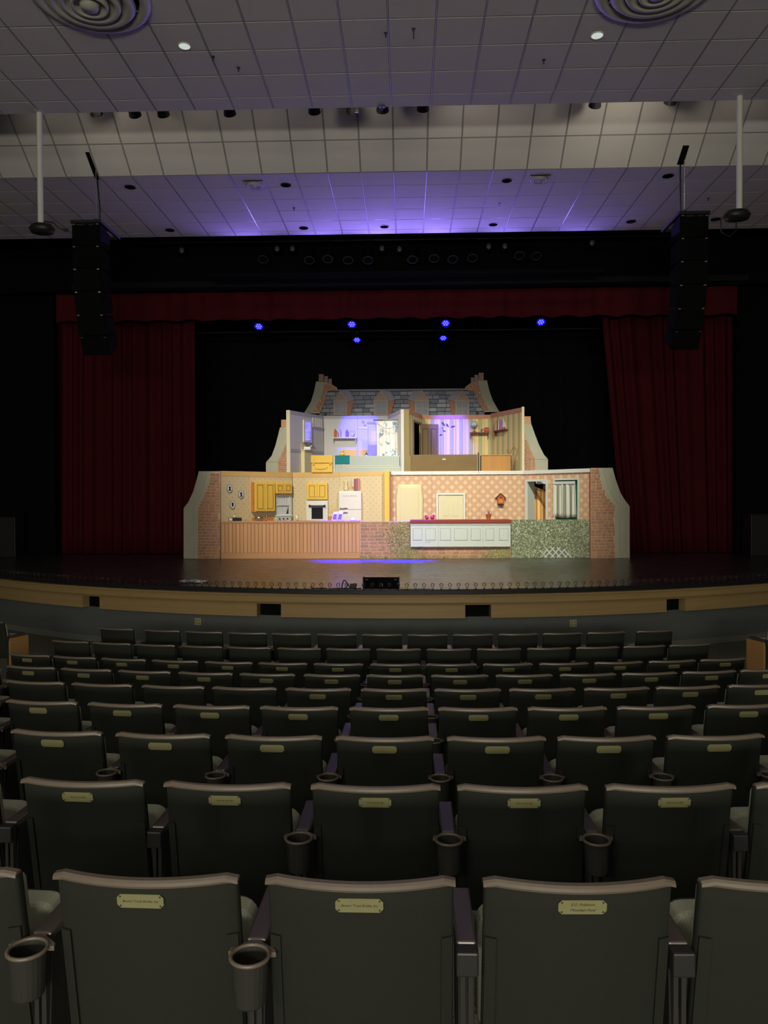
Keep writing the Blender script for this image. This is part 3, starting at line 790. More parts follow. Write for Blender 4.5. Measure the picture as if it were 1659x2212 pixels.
f = frame(FRR, t, dh[0], dh[1], STG + .003, dh[3], .055, M['graywhite'], name='door_frame')
obj('jamb', B_(FRR, dh[0], STG + .003, dh[0] + .012, dh[3], -.3, .0), M['graywhite'], t)
f = frame(FRR, t, wh[0], wh[1], wh[2], wh[3], .045, M['graywhite'], name='window_frame', bottom=True)
# hallway flat seen through the doorway
pa = FRR.P(dh[0] - .1, 0, -.35); pb_ = FRR.P(dh[1] + .28, 0, -.8)
FH = Flat((pa.x, pa.y), (pb_.x, pb_.y)); 
t = thing('hall_flat', 'orange striped flat seen through the doorway on the right', 'scenic flat', FH.P(FH.L / 2, STG, -.02))
q = [FH.uz(1143, 1046), FH.uz(1183, 1062)]
pol = [(0, STG + .002), (FH.L, STG + .002), (FH.L, q[1][1] - .1), (q[1][0], q[1][1]), (q[0][0], q[0][1]), (0, q[0][1] + .03)]
obj('panel', MB().loft([FH.P(u, z, -.03) for u, z in pol], [FH.P(u, z, 0) for u, z in pol]), M['hallpaper'], t, fl=FH)
hb = FRR.P(dh[0] + .3, 0, -1.5)
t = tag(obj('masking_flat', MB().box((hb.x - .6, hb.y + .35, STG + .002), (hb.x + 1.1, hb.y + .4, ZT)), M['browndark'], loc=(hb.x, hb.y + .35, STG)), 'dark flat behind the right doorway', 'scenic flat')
bl = atY(1171, 1043, FRR.P(dh[1], 0, -.7).y)
t = tag(obj('light_bar', MB().box((bl.x - .13, bl.y, bl.z - .03), (bl.x + .13, bl.y + .03, bl.z + .03)), M['flatwhite'], loc=bl, bevel=.005), 'short white bar high inside the right doorway', 'bar')
# window curtain
t = thing('window_curtain', 'grey and white striped curtain hanging in the right window', 'curtain', FRR.P((wh[0] + wh[1]) / 2, wh[2], -.03))
obj('green_backing', B_(FRR, wh[0] - .03, wh[2] - .03, wh[1] + .03, wh[3] + .03, -.09, -.075), M['greenframe'], t)
b = MB(); nx, nz = 46, 8
uL, uR = FRR.uz(1195, 1080)[0], FRR.uz(1247, 1080)[0]; zT_, zB_ = FRR.uz(1220, 1041.5)[1], FRR.uz(1220, 1118)[1]
for j in range(nz + 1):
    v = j / nz
    for i in range(nx + 1):
        uu = i / nx; wdt = (uR - uL) * (0.93 + .07 * v)
        b.v.append(FRR.P(uL + wdt * uu, zT_ + (zB_ - zT_) * v + .012 * math.sin(uu * 9) * v, .012 + .014 * math.sin(uu * 33 + .6 * v)))
for j in range(nz):
    for i in range(nx):
        a = j * (nx + 1) + i; b.f.append((a, a + 1, a + nx + 2, a + nx + 1))
obj('cloth', b, M['winstripe'], t, smooth=True, fl=FRR, solid=.004)
obj('heading', B_(FRR, uL, zT_ - .05, uL + (uR - uL) * .93, zT_ + .02, .012, .032), M['graywhite'], t, bevel=.006)

# ================================================================== KITCHEN FITTINGS
def cupboard(fl, rect, ndoors, label, side=0.0, dep=.09, group=None):
    u0, z0, u1, z1 = fl.rect(*rect, n=dep)
    t = thing('wall_cupboard', label, 'cupboard', fl.P((u0 + u1) / 2, z0, .002), group)
    obj('body', B_(fl, u0, z0, u1, z1, .002, dep), M['yellow'], t, bevel=.004)
    if side: obj('side_panel', B_(fl, u0 - side, z0 + .005, u0 - .001, z1 - .002, .002, dep - .01), M['orangewood'], t)
    dw = (u1 - u0) / ndoors
    for k in range(ndoors):
        a, c = u0 + k * dw + .008, u0 + (k + 1) * dw - .008
        d = obj('door', B_(fl, a, z0 + .02, c, z1 - .012, dep + .0005, dep + .014), M['yellow'], t, bevel=.004)
        fr_ = MB(); m_ = .055 if dw > .2 else .04
        A, C, Z0, Z1 = a + m_, c - m_, z0 + .02 + m_, z1 - .012 - m_
        for q in ((A, Z0, C, Z0 + .012), (A, Z1 - .012, C, Z1), (A, Z0 + .013, A + .012, Z1 - .013), (C - .012, Z0 + .013, C, Z1 - .013)):
            fl.box(fr_, q[0], q[1], q[2], q[3], dep + .0145, dep + .02)
        obj('groove', fr_, M['yellowdk'], d)
        kx = c - .022 if k == 0 else a + .022
        obj('knob', MB().ball(fl.P(kx, z0 + .10, dep + .026), .013, 8, 6), M['cream'], d, smooth=True)
    return t
cupboard(FKL, (550.5, 1041.5, 594, 1105.5), 2, 'tall yellow two-door kitchen wall cupboard', side=.05, dep=.11)
cupboard(FKL, (595.5, 1042.5, 631, 1067), 2, 'small yellow cupboard above the kitchen window', dep=.10)
cupboard(FB, (662.5, 1043, 707.5, 1080), 2, 'yellow two-door cupboard above the oven', dep=.08)
# kitchen window with curtains
u0, z0, u1, z1 = FKL.rect(595, 1069, 629, 1113)
t = thing('kitchen_window', 'white kitchen window with gathered curtains beside the tall yellow cupboard', 'window', FKL.P((u0 + u1) / 2, z0, .002))
obj('backing', B_(FKL, u0 + .02, z0 + .02, u1 - .03, z1 - .02, .002, .010), M['dkgrey'], t)
frame(FKL, t, u0 + .035, u1 - .09, z0 + .035, z1 - .035, .033, M['flatwhite'], n1=.035, bottom=True, name='frame', n0=.002)
obj('side_casing', B_(FKL, u1 - .056, z0, u1, z1, .002, .03), M['graywhite'], t)
obj('sash_bar', B_(FKL, u0 + .036, (z0 + z1) / 2 - .012, u1 - .091, (z0 + z1) / 2 + .02, .033, .045), M['flatwhite'], t)
obj('sill', B_(FKL, u0 - .02, z0 - .03, u1, z0 - .001, .002, .07), M['flatwhite'], t, bevel=.004)
for zz0, zz1, xr_ in ((z0 + .036, (z0 + z1) / 2 - .014, .78), ((z0 + z1) / 2 + .022, z1 - .036, 1.0)):
    b = MB(); nx = 30; A = u0 + .037; Bw = (u1 - .092 - A)
    for j in (0, 1, 2):
        for i in range(nx + 1):
            f_ = i / nx; wd = Bw * (1 if j == 2 else (xr_ + (1 - xr_) * (j / 2)))
            b.v.append(FKL.P(A + wd * f_, zz0 + (zz1 - zz0) * j / 2, .020 + .006 * math.sin(f_ * 42 + j)))
    for j in (0, 1):
        for i in range(nx):
            a = j * (nx + 1) + i; b.f.append((a, a + 1, a + nx + 2, a + nx + 1))
    obj('curtain', b, M['graywhite'], t, smooth=True)
# stove control panel under the window
WTZ = zc + .005
def onflat_top(fl, px, n): return fl.uz(px, 1122, n)[0]
u0, z0, u1, z1 = FKL.rect(597, 1115.5, 629, 1124.5, .06)
t = thing('cooker_panel', 'white cooker back panel with three knobs below the kitchen window', 'cooker', FKL.P((u0 + u1) / 2, WTZ - .02, .002))
obj('panel', B_(FKL, u0, WTZ - .15, u1, z1 + .02, .002, .06), M['graywhite'], t, bevel=.004)
for px in (603.5, 612, 620.5):
    u, z = FKL.uz(px, 1120.5, .06)
    obj('knob', MB().loft([FKL.P(u + .022 * math.cos(q * .7854), z + .022 * math.sin(q * .7854), .0605) for q in range(8)], [FKL.P(u + .018 * math.cos(q * .7854), z + .018 * math.sin(q * .7854), .085) for q in range(8)]), M['dkgrey'], t)
tag(obj('splashback', PB(FKL, 545.5, 1117, 591, 1127, .002, .014), M['orangewood'], loc=FKL.pt(568, 1127, .002)), 'orange wooden splashback behind the steel bowl', 'board')
tag(obj('splashback', PB(FB, 708.5, 1115.5, 722, 1127, .002, .014), M['orangewood'], loc=FB.pt(715, 1127, .002)), 'short orange splashback between oven and fridge', 'board')
# oven
u0, z0, u1, z1 = FB.rect(661.5, 1081.5, 708, 1128, .06)
t = thing('wall_oven', 'white wall oven with dark glass door under the yellow cupboard', 'oven', FB.P((u0 + u1) / 2, STG, .002))
obj('body', B_(FB, u0, STG + .002, u1, z1, .002, .06), M['flatwhite'], t, bevel=.006)
A = FB.rect(666, 1087, 704, 1128, .075); d = obj('door', B_(FB, A[0], A[1], A[2], A[3], .0605, .075), M['flatwhite'], t, bevel=.006)
A = FB.rect(673, 1096, 697.5, 1121, .08); obj('glass', B_(FB, A[0], A[1], A[2], A[3], .0755, .08), M['ovenglass'], d, bevel=.004)
h0, h1 = FB.pt(669, 1093, .105), FB.pt(701, 1093, .105)
obj('handle', MB().tube([h0, h1], .018, 8), M['dkgrey'], d, smooth=True)
for q in (h0, h1): obj('handle_end', MB().tube([q + Zv((0, .028, 0)), q + Zv((0, -.012, 0))], .03, 10), M['ovenglass'], d)
# fridge
u0, z0, u1, z1 = FB.rect(732, 1060.5, 780.5, 1127, .10)
t = thing('fridge', 'white rounded two-door retro fridge with chrome handles', 'fridge', FB.P((u0 + u1) / 2, STG, .1))
obj('body', B_(FB, u0, STG + .002, u1, z1, .002, .09), M['bone'], t, bevel=.02)
zs = FB.uz(756, 1101, .1)[1]; zf = FB.uz(756, 1064, .1)[1]
d1 = obj('freezer_door', B_(FB, u0 + .002, zs + .006, u1 - .002, zf, .0905, .115), M['bone'], t, bevel=.008)
d2 = obj('door', B_(FB, u0 + .002, STG + .08, u1 - .002, zs - .006, .0905, .115), M['bone'], t, bevel=.008)
for d, yy in ((d1, 1097.5), (d2, 1107)):
    p = [FB.pt(x, yy + dy, .135) for x, dy in ((734.5, 0), (738, .6), (744, -.3), (751, .3))]
    obj('handle', MB().tube(p, [.014, .012, .016, .006], 8), M['steel'], d, smooth=True)
def letters(name, body, size, mat, parent, org, ux, uy, shear=0.0, spacing=1.0, ext=.0006):
    c = bpy.data.curves.new(name, 'FONT'); c.body = body; c.size = size; c.align_x = 'CENTER'; c.align_y = 'CENTER'
    c.shear = shear; c.space_character = spacing; c.extrude = ext; c.resolution_u = 2
    tmp = bpy.data.objects.new(name, c); COL.objects.link(tmp)
    dg = bpy.context.evaluated_depsgraph_get(); me = bpy.data.meshes.new_from_object(tmp.evaluated_get(dg))
    bpy.data.objects.remove(tmp); me.materials.clear(); me.materials.append(mat)
    nrm = Vector(ux).cross(Vector(uy)); mt = Matrix((ux, uy, nrm)).transposed().to_4x4(); mt.translation = Vector(org)
    me.transform(mt); return me
lm = letters('lettering', 'GALANZ', .055, M['dkgrey'], d1, FB.pt(756, 1071.5, .1162) - wloc(d1), FB.U, Zv((0, 0, 1)), spacing=2.0)
o = bpy.data.objects.new('lettering', lm); COL.objects.link(o); o.parent = d1
# things on the fridge
fz = z1
def standing_box(name, label, cat, px0, px1, ytop, fl, n0, n1, base, mat, group=None, bevel=.003):
    a, c = fl.uz(px0, ytop, n1)[0], fl.uz(px1, ytop, n1)[0]; zt = fl.uz((px0 + px1) / 2, ytop, n1)[1]
    o = obj(name, B_(fl, a, base, c, zt, n0, n1), mat, loc=fl.P((a + c) / 2, base, (n0 + n1) / 2), bevel=bevel)
    return tag(o, label, cat, group)
bc = {k: pm('book_cover', lin(*v), .7, var=.05) for k, v in dict(w=(214, 200, 176), p=(150, 110, 150), r=(196, 108, 100), k=(218, 140, 124), b=(150, 96, 80)).items()}
for k, (a, b2, y, mt, lb) in enumerate(((760, 764.3, 1034.5, 'w', 'white spined book with orange foot, leftmost on the fridge'), (764.8, 767.3, 1034, 'b', 'thin brown book on the fridge, second from left'), (767.6, 770, 1034, 'p', 'purple book in the middle of the row on the fridge'), (770.3, 773, 1033, 'r', 'red book on the fridge, second from right'), (773.3, 776.3, 1033.5, 'k', 'pale pink book, rightmost on the fridge'))):
    o = standing_box('book', lb, 'book', a, b2, y, FB, .01, .085, fz + .001, bc[mt], 'books on the fridge')
    if k == 0:
        A = FB.rect(760.2, 1051, 764.1, 1057, .088); obj('spine_band', B_(FB, A[0], A[1], A[2], A[3], .0855, .088), M['orangewood'], o)
c = FB.pt(747.5, 1057, .045)
t = thing('jug', 'pale waisted jug on the fridge beside the books', 'jug', Zv((c.x, c.y, fz + .001)))
hj = FB.uz(747, 1039.5, .045)[1] - fz
obj('body', MB().lathe([(.04, 0), (.05, .02), (.06, hj * .25), (.035, hj * .6), (.045, hj * .9), (.05, hj)], t.location, 14), M['cloth'], t, smooth=True)
obj('handle', MB().tube([t.location + Zv((.045, 0, hj * .85)), t.location + Zv((.085, 0, hj * .7)), t.location + Zv((.08, 0, hj * .4)), t.location + Zv((.055, 0, hj * .3))], .007, 6), M['cloth'], t)
# hanging utensils
for k, px in enumerate((711.5, 717.5, 723.7)):
    q = FB.pt(px, 1105, .01)
    t = thing('kitchen_utensil', 'long wooden handled utensil hanging between oven and fridge, %s' % ('left one', 'middle one', 'right one')[k], 'utensil', FB.pt(px, 1106, .002), 'utensils hanging by the oven')
    obj('handle', PB(FB, px - .5, 1090, px + .5, 1102, .002, .012), M['ochre'], t)
    obj('blade', PB(FB, px - 1.3, 1102.2, px + 1.3, 1108, .002, .010), M['ochre'], t, bevel=.003)
# silhouettes
for px, py, q, shp in ((496.5, 1055.5, 'topmost', 0), (521, 1068, 'right-hand', 1), (502.5, 1090.5, 'lowest', 2)):
    u, z = FKL.uz(px, py, .02)
    t = thing('oval_picture', f'oval framed black silhouette portrait, {q} of the three by the brick edge', 'picture', FKL.P(u, z - .11, .002), 'oval silhouettes on the kitchen wall')
    def oval(rx, rz, n0, n1, cu=0, cz_=0): return MB().loft([FKL.P(u + cu + rx * math.cos(a * .2618), z + cz_ + rz * math.sin(a * .2618), n0) for a in range(24)], [FKL.P(u + cu + rx * .97 * math.cos(a * .2618), z + cz_ + rz * .97 * math.sin(a * .2618), n1) for a in range(24)])
    obj('frame', oval(.080, .108, .0015, .018), M['greyfr'], t)
    obj('mount', oval(.064, .09, .0185, .021), M['flatwhite'], t)
    s_ = oval(.026, .034, .0215, .024, -.004, .025); bst = ([(-.04, -.055), (.035, -.055), (.014, 0.0), (-.012, 0.0)], [(.035, -.055), (-.035, -.06), (-.01, -.005), (.012, 0)], [(-.02, -.06), (.03, -.02), (.02, .03), (-.02, 0)])[shp]
    s_.loft([FKL.P(u + a, z + c2, .0215) for a, c2 in bst], [FKL.P(u + a, z + c2, .024) for a, c2 in bst])
    s_.loft([FKL.P(u + a, z + c2, .0215) for a, c2 in ((.018, .02), (.034, .022), (.018, .035))], [FKL.P(u + a, z + c2, .024) for a, c2 in ((.018, .02), (.034, .022), (.018, .035))])
    obj('silhouette', s_, M['ink'], t)

# ---------------- counter props (kitchen)
WT = zc + .0055; YP = YA + .16
FP = Flat((-8, YP), (8, YP))
def pu(px, py=1120): return FP.uz(px, py)[0] - 8
a, b2 = pu(493.5), pu(520)
t = thing('radio', 'black oblong radio with a pale square, left end of the brown counter', 'radio', Zv(((a + b2) / 2, YP, WT)))
hr = FP.uz(506, 1118.5)[1] - WT
obj('case', MB().box((a, YP, WT), (b2, YP + .12, WT + hr)), M['ink'], t, bevel=.005)
obj('pale_panel', MB().box((pu(495), YP - .006, WT + .01), (pu(502), YP - .0005, WT + hr - .008)), M['flatwhite'], t)
q = Zv((pu(505.5), YP + .05, WT + hr + .001))
tag(obj('cup', MB().lathe([(.03, 0), (.038, .012), (.038, .045), (.028, .055)], q, 14), M['flatwhite'], smooth=True, loc=q), 'small white upturned cup on the black radio', 'cup')
q = Zv((pu(559.5), YP + .02, WT)); hb_ = FP.uz(559, 1117)[1] - WT
tag(obj('mixing_bowl', MB().lathe([(.055, 0), (.075, .01), (.108, hb_ * .6), (.118, hb_), (.112, hb_), (.1, hb_ * .6), (.07, .018)], q, 20), M['steel'], smooth=True, loc=q), 'steel mixing bowl on the brown counter', 'bowl')
q = Zv((pu(574.8), YP + .03, WT))
t = thing('utensil_pot', 'small orange pot with black and white utensils, right of the steel bowl', 'pot', q)
obj('pot', MB().lathe([(.028, 0), (.032, .045), (.026, .046)], q, 12), pm('orange_pot', lin(222, 92, 34), .5), t, smooth=True)
for dx, hh, mk in ((-.016, .12, 'ink'), (.003, .135, 'flatwhite'), (.016, .115, 'ink')):
    obj('utensil', MB().tube([q + Zv((dx * .6, 0, .03)), q + Zv((dx, 0, hh - .02)), q + Zv((dx * 1.2, 0, hh))], [.005, .008, .014], 6), M[mk], t)
q = Zv((pu(641.5), YP + .03, WT)); hc = FP.uz(641, 1114)[1] - WT
tag(obj('tumbler', MB().lathe([(.030, 0), (.036, hc), (.032, hc), (.027, .01)], q, 14), M['flatwhite'], smooth=True, loc=q), 'plain white tumbler right of the cooker panel', 'cup')
q = Zv((pu(623), YP + .05, WT))
tag(obj('small_dish', MB().lathe([(.03, 0), (.045, .022), (.04, .022), (.028, .006)], q, 14), M['flatwhite'], smooth=True, loc=q), 'little white dish in front of the cooker panel', 'dish')
# open book propped on a stand
bx = pu(729); hb2 = FP.uz(728, 1105)[1] - WT
t = thing('cook_book', 'open picture book propped upright on the counter before the fridge', 'book', Zv((bx, YP + .02, WT)))
base_ = Zv((bx, YP, WT))
def leafpg(x0, x1, lift, y0, dip):
    P0 = [Zv((x0, y0, .004 + dip)), Zv((x1, y0 - .02, .004)), Zv((x1 + (.05 if x1 > x0 else .05), y0 + .09, hb2 - .02)), Zv((x0 + .05, y0 + .11, hb2))]
    return P0
for sg, nm_ in ((-1, 'left_page'), (1, 'right_page')):
    pg = MB(); N_ = 6; g0 = []; 
    for i in range(N_ + 1):
        f_ = i / N_; x = sg * (.004 + .125 * f_); bulge = .025 * math.sin(f_ * math.pi)
        g0.append((Zv((bx + x - .02, YP + .0 - bulge, WT + .004 + .01 * f_)), Zv((bx + x * .93 + .02, YP + .10 - bulge, WT + hb2 - .012 * (1 - abs(f_ - .5) * 2) * 0 - .01 * f_))))
    for i in range(N_):
        (a0, a1), (b0, b1) = g0[i], g0[i + 1]; d_ = Zv((0, .012, 0))
        pg.loft([a0, b0, b1, a1], [a0 + d_, b0 + d_, b1 + d_, a1 + d_])
    o = obj(nm_, pg, M['flatwhite'], t)
    ph = MB(); a0, a1 = g0[1]; b0, b1 = g0[5]; lrp = lambda p, r, k: p + (r - p) * k
    dn = Zv((0, -.03, 0))
    cs = [lrp(a0, a1, .12), lrp(b0, b1, .12), lrp(b0, b1, .72), lrp(a0, a1, .72)]
    ph.loft([c_ + dn * .6 for c_ in cs], [c_ + dn * .75 for c_ in cs]); obj('picture', ph, pm('page_print', lin(120, 78, 62), .6, var=.5, scale=25), o)
obj('stand', MB().box((bx - .02, YP + .015, WT), (bx + .015, YP + .11, WT + .05)), M['lightwood'], t)
q = Zv((pu(762), YP + .05, WT))
t = thing('butter_dish', 'low domed white dish lit blue, right end of the brown counter', 'dish', q)
obj('plate', MB().lathe([(.05, 0), (.098, .012), (.094, .018), (.05, .008)], q, 18), M['flatwhite'], t, smooth=True)
obj('cover', MB().lathe([(.062, .0085), (.060, .05), (.045, .064), (.001, .068)], q, 14, Matrix.Diagonal((1, .7, 1))), M['flatwhite'], t, smooth=True)

# ---------------- pink room
# hung cloth
t = thing('hung_cloth', 'cream cloth draped over a tall picture on the pink wall', 'cloth', FB.pt(885, 1125, .02))
b = MB(); nx, nz = 44, 12
zt_, zb_ = FB.uz(885, 1046.5, .08)[1], STG + .55
xl_, xr2 = FB.uz(859.5, 1080, .08)[0], FB.uz(910.5, 1080, .08)[0]
for j in range(nz + 1):
    v = j / nz
    for i in range(nx + 1):
        f_ = i / nx; e = max(0, (abs(f_ - .5) - .32) / .18); sp = .055 * min(1, v * 4.0) * e - .02 * max(0, v - .3) * e
        u = xl_ + (xr2 - xl_) * f_ + math.copysign(sp, f_ - .5)
        dn = .16 * e * (1 if v > .1 else v * 10) * math.sin(f_ * 60) * .05
        b.v.append(FB.P(u, zt_ + (zb_ - zt_) * v - .05 * e * min(1, v * 3), .07 + .008 * math.sin(f_ * 14) * v - .05 * e + .02 * e * math.sin(f_ * 55)))
for j in range(nz):
    for i in range(nx):
        a = j * (nx + 1) + i; b.f.append((a, a + 1, a + nx + 2, a + nx + 1))
obj('cloth', b, M['cloth'], t, smooth=True, solid=.006)
obj('board', B_(FB, xl_ + .01, STG + .5, xr2 - .01, zt_ - .012, .002, .045), M['cloth'], t)
# door
u0, z0, u1, z1 = FB.rect(946.5, 1069, 1000.5, 1125, .02)
t = thing('panelled_door', 'cream two-panel door in a white frame in the middle of the pink wall', 'door', FB.P((u0 + u1) / 2, STG, .02))
obj('leaf', B_(FB, u0 + .008, STG + .004, u1 - .008, z1 - .008, .002, .02), M['cream'], t)
frame(FB, t, u0, u1, STG + .003, z1, .05, M['flatwhite'], n1=.045, name='frame', n0=.002)
for a, c in ((956.5, 970), (978, 991)):
    A = FB.rect(a, 1077.5, c, 1116, .026); g = MB()
    FB.box(g, A[0], A[1], A[2], A[3], .0205, .023); pn = obj('panel_moulding', g, M['cloth'], t)
    obj('panel_field', B_(FB, A[0] + .02, A[1] + .02, A[2] - .02, A[3] - .02, .0235, .03), M['cream'], pn, bevel=.004)
# bird house clock
M['clockred'] = pm('clock_red', lin(190, 88, 52), .6, var=.1); M['clockbrown'] = pm('clock_brown', lin(118, 52, 34), .6, var=.1)
u, z = FB.uz(1081.5, 1080, .05)
t = thing('cuckoo_clock', 'small red bird house clock hanging on the pink wall', 'clock', FB.P(u, z - .13, .002))
pl = [(-.085, -.10), (.085, -.10), (.085, .06), (0, .155), (-.085, .06)]
obj('case', MB().loft([FB.P(u + a, z + c, .002) for a, c in pl], [FB.P(u + a, z + c, .07) for a, c in pl]), M['clockred'], t)
for sg in (-1, 1):
    q = [(0, .185), (0, .165), (sg * .14, .035), (sg * .14, .055)]
    obj('roof_board', MB().loft([FB.P(u + a, z + c, .002) for a, c in q], [FB.P(u + a, z + c, .095) for a, c in q]), M['clockbrown'], t)
def disc(fl, u, z, r, n0, n1, rz_=None, n=16): return MB().loft([fl.P(u + r * math.cos(6.2832 * a / n), z + (rz_ or r) * math.sin(6.2832 * a / n), n0) for a in range(n)], [fl.P(u + r * math.cos(6.2832 * a / n), z + (rz_ or r) * math.sin(6.2832 * a / n), n1) for a in range(n)])
obj('face', disc(FB, u, z - .03, .056, .0705, .078), M['orangewood'], t)
obj('bird_door', disc(FB, u, z + .065, .03, .0705, .078), M['clockbrown'], t)
obj('perch', B_(FB, u - .075, z - .135, u + .075, z - .105, .002, .10), M['ink'], t, bevel=.004)
# pot plant and ornaments on the red top
RT_Z = FI.uz(995, 1122.5)[1] + .0005
q = FP.pt(1055.5, 1120); q.z = RT_Z
t = thing('potted_cactus', 'small clay pot with a two-armed cactus on the red counter top', 'plant', q)
hp = FP.uz(1055, 1110.5)[1] - RT_Z
obj('pot', MB().lathe([(.045, 0), (.066, hp * .78), (.075, hp * .8), (.075, hp), (.062, hp), (.058, hp * .85)], q, 18), pm('clay_pot', lin(176, 96, 58), .8), t, smooth=False)
M['cactus'] = pm('cactus', lin(150, 110, 130), .8)
obj('cactus', MB().tube([q + Zv((-.008, 0, hp * .8)), q + Zv((-.01, 0, hp + .04)), q + Zv((-.012, 0, hp + .1))], [.018, .018, .010], 8).tube([q + Zv((.016, 0, hp * .8)), q + Zv((.018, 0, hp + .03)), q + Zv((.02, 0, hp + .07))], [.013, .014, .008], 8), M['cactus'], t, smooth=True)
M['redlump'] = pm('red_ornament', lin(186, 44, 48), .5, var=.25, scale=30)
for px, q_, s_ in ((922.5, 'left', 1.0), (934, 'right', 1.1)):
    q = FP.pt(px, 1121); q.z = RT_Z
    t = thing('ornament', f'lumpy red ornament on the red counter top, {q_} of the pair', 'ornament', q, 'red ornaments on the counter')
    obj('body', MB().ball(q + Zv((0, 0, .045 * s_)), .045 * s_, 12, 8, (1.1, .9, 1)), M['redlump'], t, smooth=True)
    obj('knob', MB().ball(q + Zv((-.03 if q_ == 'left' else .035, -.01, .085 * s_)), .028, 10, 7), M['redlump'], t, smooth=True)
    obj('spout', MB().tube([q + Zv((.035, -.02, .03)), q + Zv((.06, -.02, .05)), q + Zv((.062, -.02, .07))], [.016, .012, .008], 7), M['orangewood'], t, smooth=True)
    obj('foot', MB().lathe([(.035, 0), (.03, .012)], q, 12), M['ink'], t)

# ================================================================== UPPER STOREY
ZD = ZT + .0        # deck level
YU0, YU1 = 20.44, 21.9
PA_, PB2 = atY(627, 950, YU0), atY(699.5, 950, YU1)
PC_, PD_ = atY(866, 950, YU0), atY(838, 950, YU1)
PE_, PF_ = atY(883.5, 950, YU0), atY(912, 950, YU1)
PG_, PH_ = atY(1060, 950, YU1), atY(1127, 950, YU0)
FUL = Flat((PA_.x, PA_.y), (PB2.x, PB2.y)); FUB = Flat((-8, YU1), (8, YU1)); FU0 = Flat((-8, YU0), (8, YU0))
FW1 = Flat((PD_.x, PD_.y), (PC_.x, PC_.y)); FW2 = Flat((PE_.x, PE_.y), (PF_.x, PF_.y)); FUR = Flat((PG_.x, PG_.y), (PH_.x, PH_.y))
ZU = FUB.uz(780, 898)[1]
t = thing('platform', 'raised timber platform carrying the upper storey', 'platform', (0, 21.5, STG))
xl_, xr_ = atY(623, 1018, YU0).x, atY(1131, 1018, YU0).x
obj('deck', MB().box((xl_, YB + .055, ZD - .10), (xr_, 23.0, ZD - .012)), M['browndark'], t)
for x in (xl_ + .1, -1.2, 1.0, xr_ - .1):
    for y in (20.62, 22.8): obj('leg', MB().box((x - .05, y - .05, STG), (x + .05, y + .05, ZD - .1005)), M['browndark'], t)
DK = ZD - .011
# bathroom walls
t = wallflat('bathroom_wall', 'white angled bathroom flat with mirror and basin, left end of the upper storey', FUL, .0, FUL.L - .01, ZU, M['bathwall'], z0=DK)
obj('border', B_(FUL, .0, ZU - .10, FUL.L - .01, ZU, .0005, .005), M['bathband'], t)
obj('dado_band', B_(FUL, .0, FUL.uz(660, 975)[1] - .05, FUL.L - .01, FUL.uz(660, 975)[1] + .04, .0005, .005), M['bathband'], t)
ee = FU0
obj('edge_board', MB().box((PA_.x - .105, YU0 - .012, DK), (PA_.x - .002, YU0 + .05, ZU + .01)), M['cream'], t, bevel=.01)
sA = FUB.uz(772.5, 950)[0]; s0 = FUB.uz(699.8, 950)[0]; s1 = FUB.uz(838, 950)[0]
t = wallflat('bathroom_wall', 'white bathroom back flat with the bottle shelf', FUB, s0, sA - .002, ZU, M['bathwall'], z0=DK)
obj('border', B_(FUB, s0, ZU - .085, sA - .002, ZU, .0005, .005), M['bathband'], t)
t = wallflat('bathroom_wall', 'white bathroom back flat behind the shower curtain', FUB, sA + .002, s1 + .1, ZU, M['bathwall'], z0=DK)
obj('border', B_(FUB, sA + .002, ZU - .085, s1 + .1, ZU, .0005, .005), M['bathband'], t)
obj('tile_edge', PB(FUB, 774, 923, 794, 926, .0005, .01), M['flatwhite'], t)
obj('pipe', PB(FUB, 794.3, 920, 795.2, 985, .0005, .012), M['bathband'], t)
obj('vent_disc', disc(FUB, *FUB.uz(784.5, 911), .04, .0005, .012), M['bathband'], t)
obj('soap_ball', disc(FUB, *FUB.uz(788, 917.5), .035, .0125, .02, .028), M['pot'], t)
obj('grille', PB(FUB, 792.5, 911, 808, 915.5, .0005, .012), M['bathband'], t)
obj('mirror_panel', PB(FUB, 802, 931, 813, 961, .0005, .008), M['cloth'], t)
obj('towel_panel', PB(FUB, 796, 961, 814, 983, .0005, .008), M['bathband'], t)
t = wallflat('bathroom_wall', 'white angled bathroom flat right of the shower curtain', FW1, .01, FW1.L - .002, ZU, M['bathwall'], z0=DK)
obj('border', B_(FW1, .01, ZU - .10, FW1.L - .002, ZU, .0005, .005), M['bathband'], t)
obj('edge_board', MB().box((PC_.x + .001, YU0 - .012, DK), (PC_.x + .085, YU0 + .05, ZU + .005)), M['bathwall'], t, bevel=.006)
# bedroom walls
dA = FW2.uz(893.5, 950)[0]; dB = FW2.uz(909, 950)[0]; dZ = FW2.uz(901, 914)[1]
t = wallflat('bedroom_wall', 'striped angled bedroom flat with the open doorway', FW2, .002, FW2.L - .01, ZU, M['bpaper'], holes=[(dA, dB, DK, dZ)], z0=DK)
obj('border', B_(FW2, .002, ZU - .11, FW2.L - .01, ZU, .0005, .006), M['pinkband'], t)
obj('edge_board', MB().box((PE_.x - .125, YU0 - .014, DK), (PE_.x - .001, YU0 + .05, ZU + .004)), M['olive'], t, bevel=.006)
frame(FW2, t, dA, dB, DK, dZ, .05, M['browndoor'], n1=.02, name='door_frame')
obj('light_tape', B_(FW2, dA + .004, DK + .2, dA + .09, DK + .5, -.03, -.02), M['lightwood'], t); obj('light_tape', B_(FW2, dA + .004, DK + .85, dA + .09, DK + 1.1, -.03, -.02), M['lightwood'], t)
v0, v1, v2 = FUB.uz(911.5, 950)[0], FUB.uz(985, 950)[0], FUB.uz(1060, 950)[0]
t = wallflat('bedroom_wall', 'striped bedroom back flat with painted falling leaves', FUB, v0, v1 - .002, ZU, M['bpaper'], z0=DK)
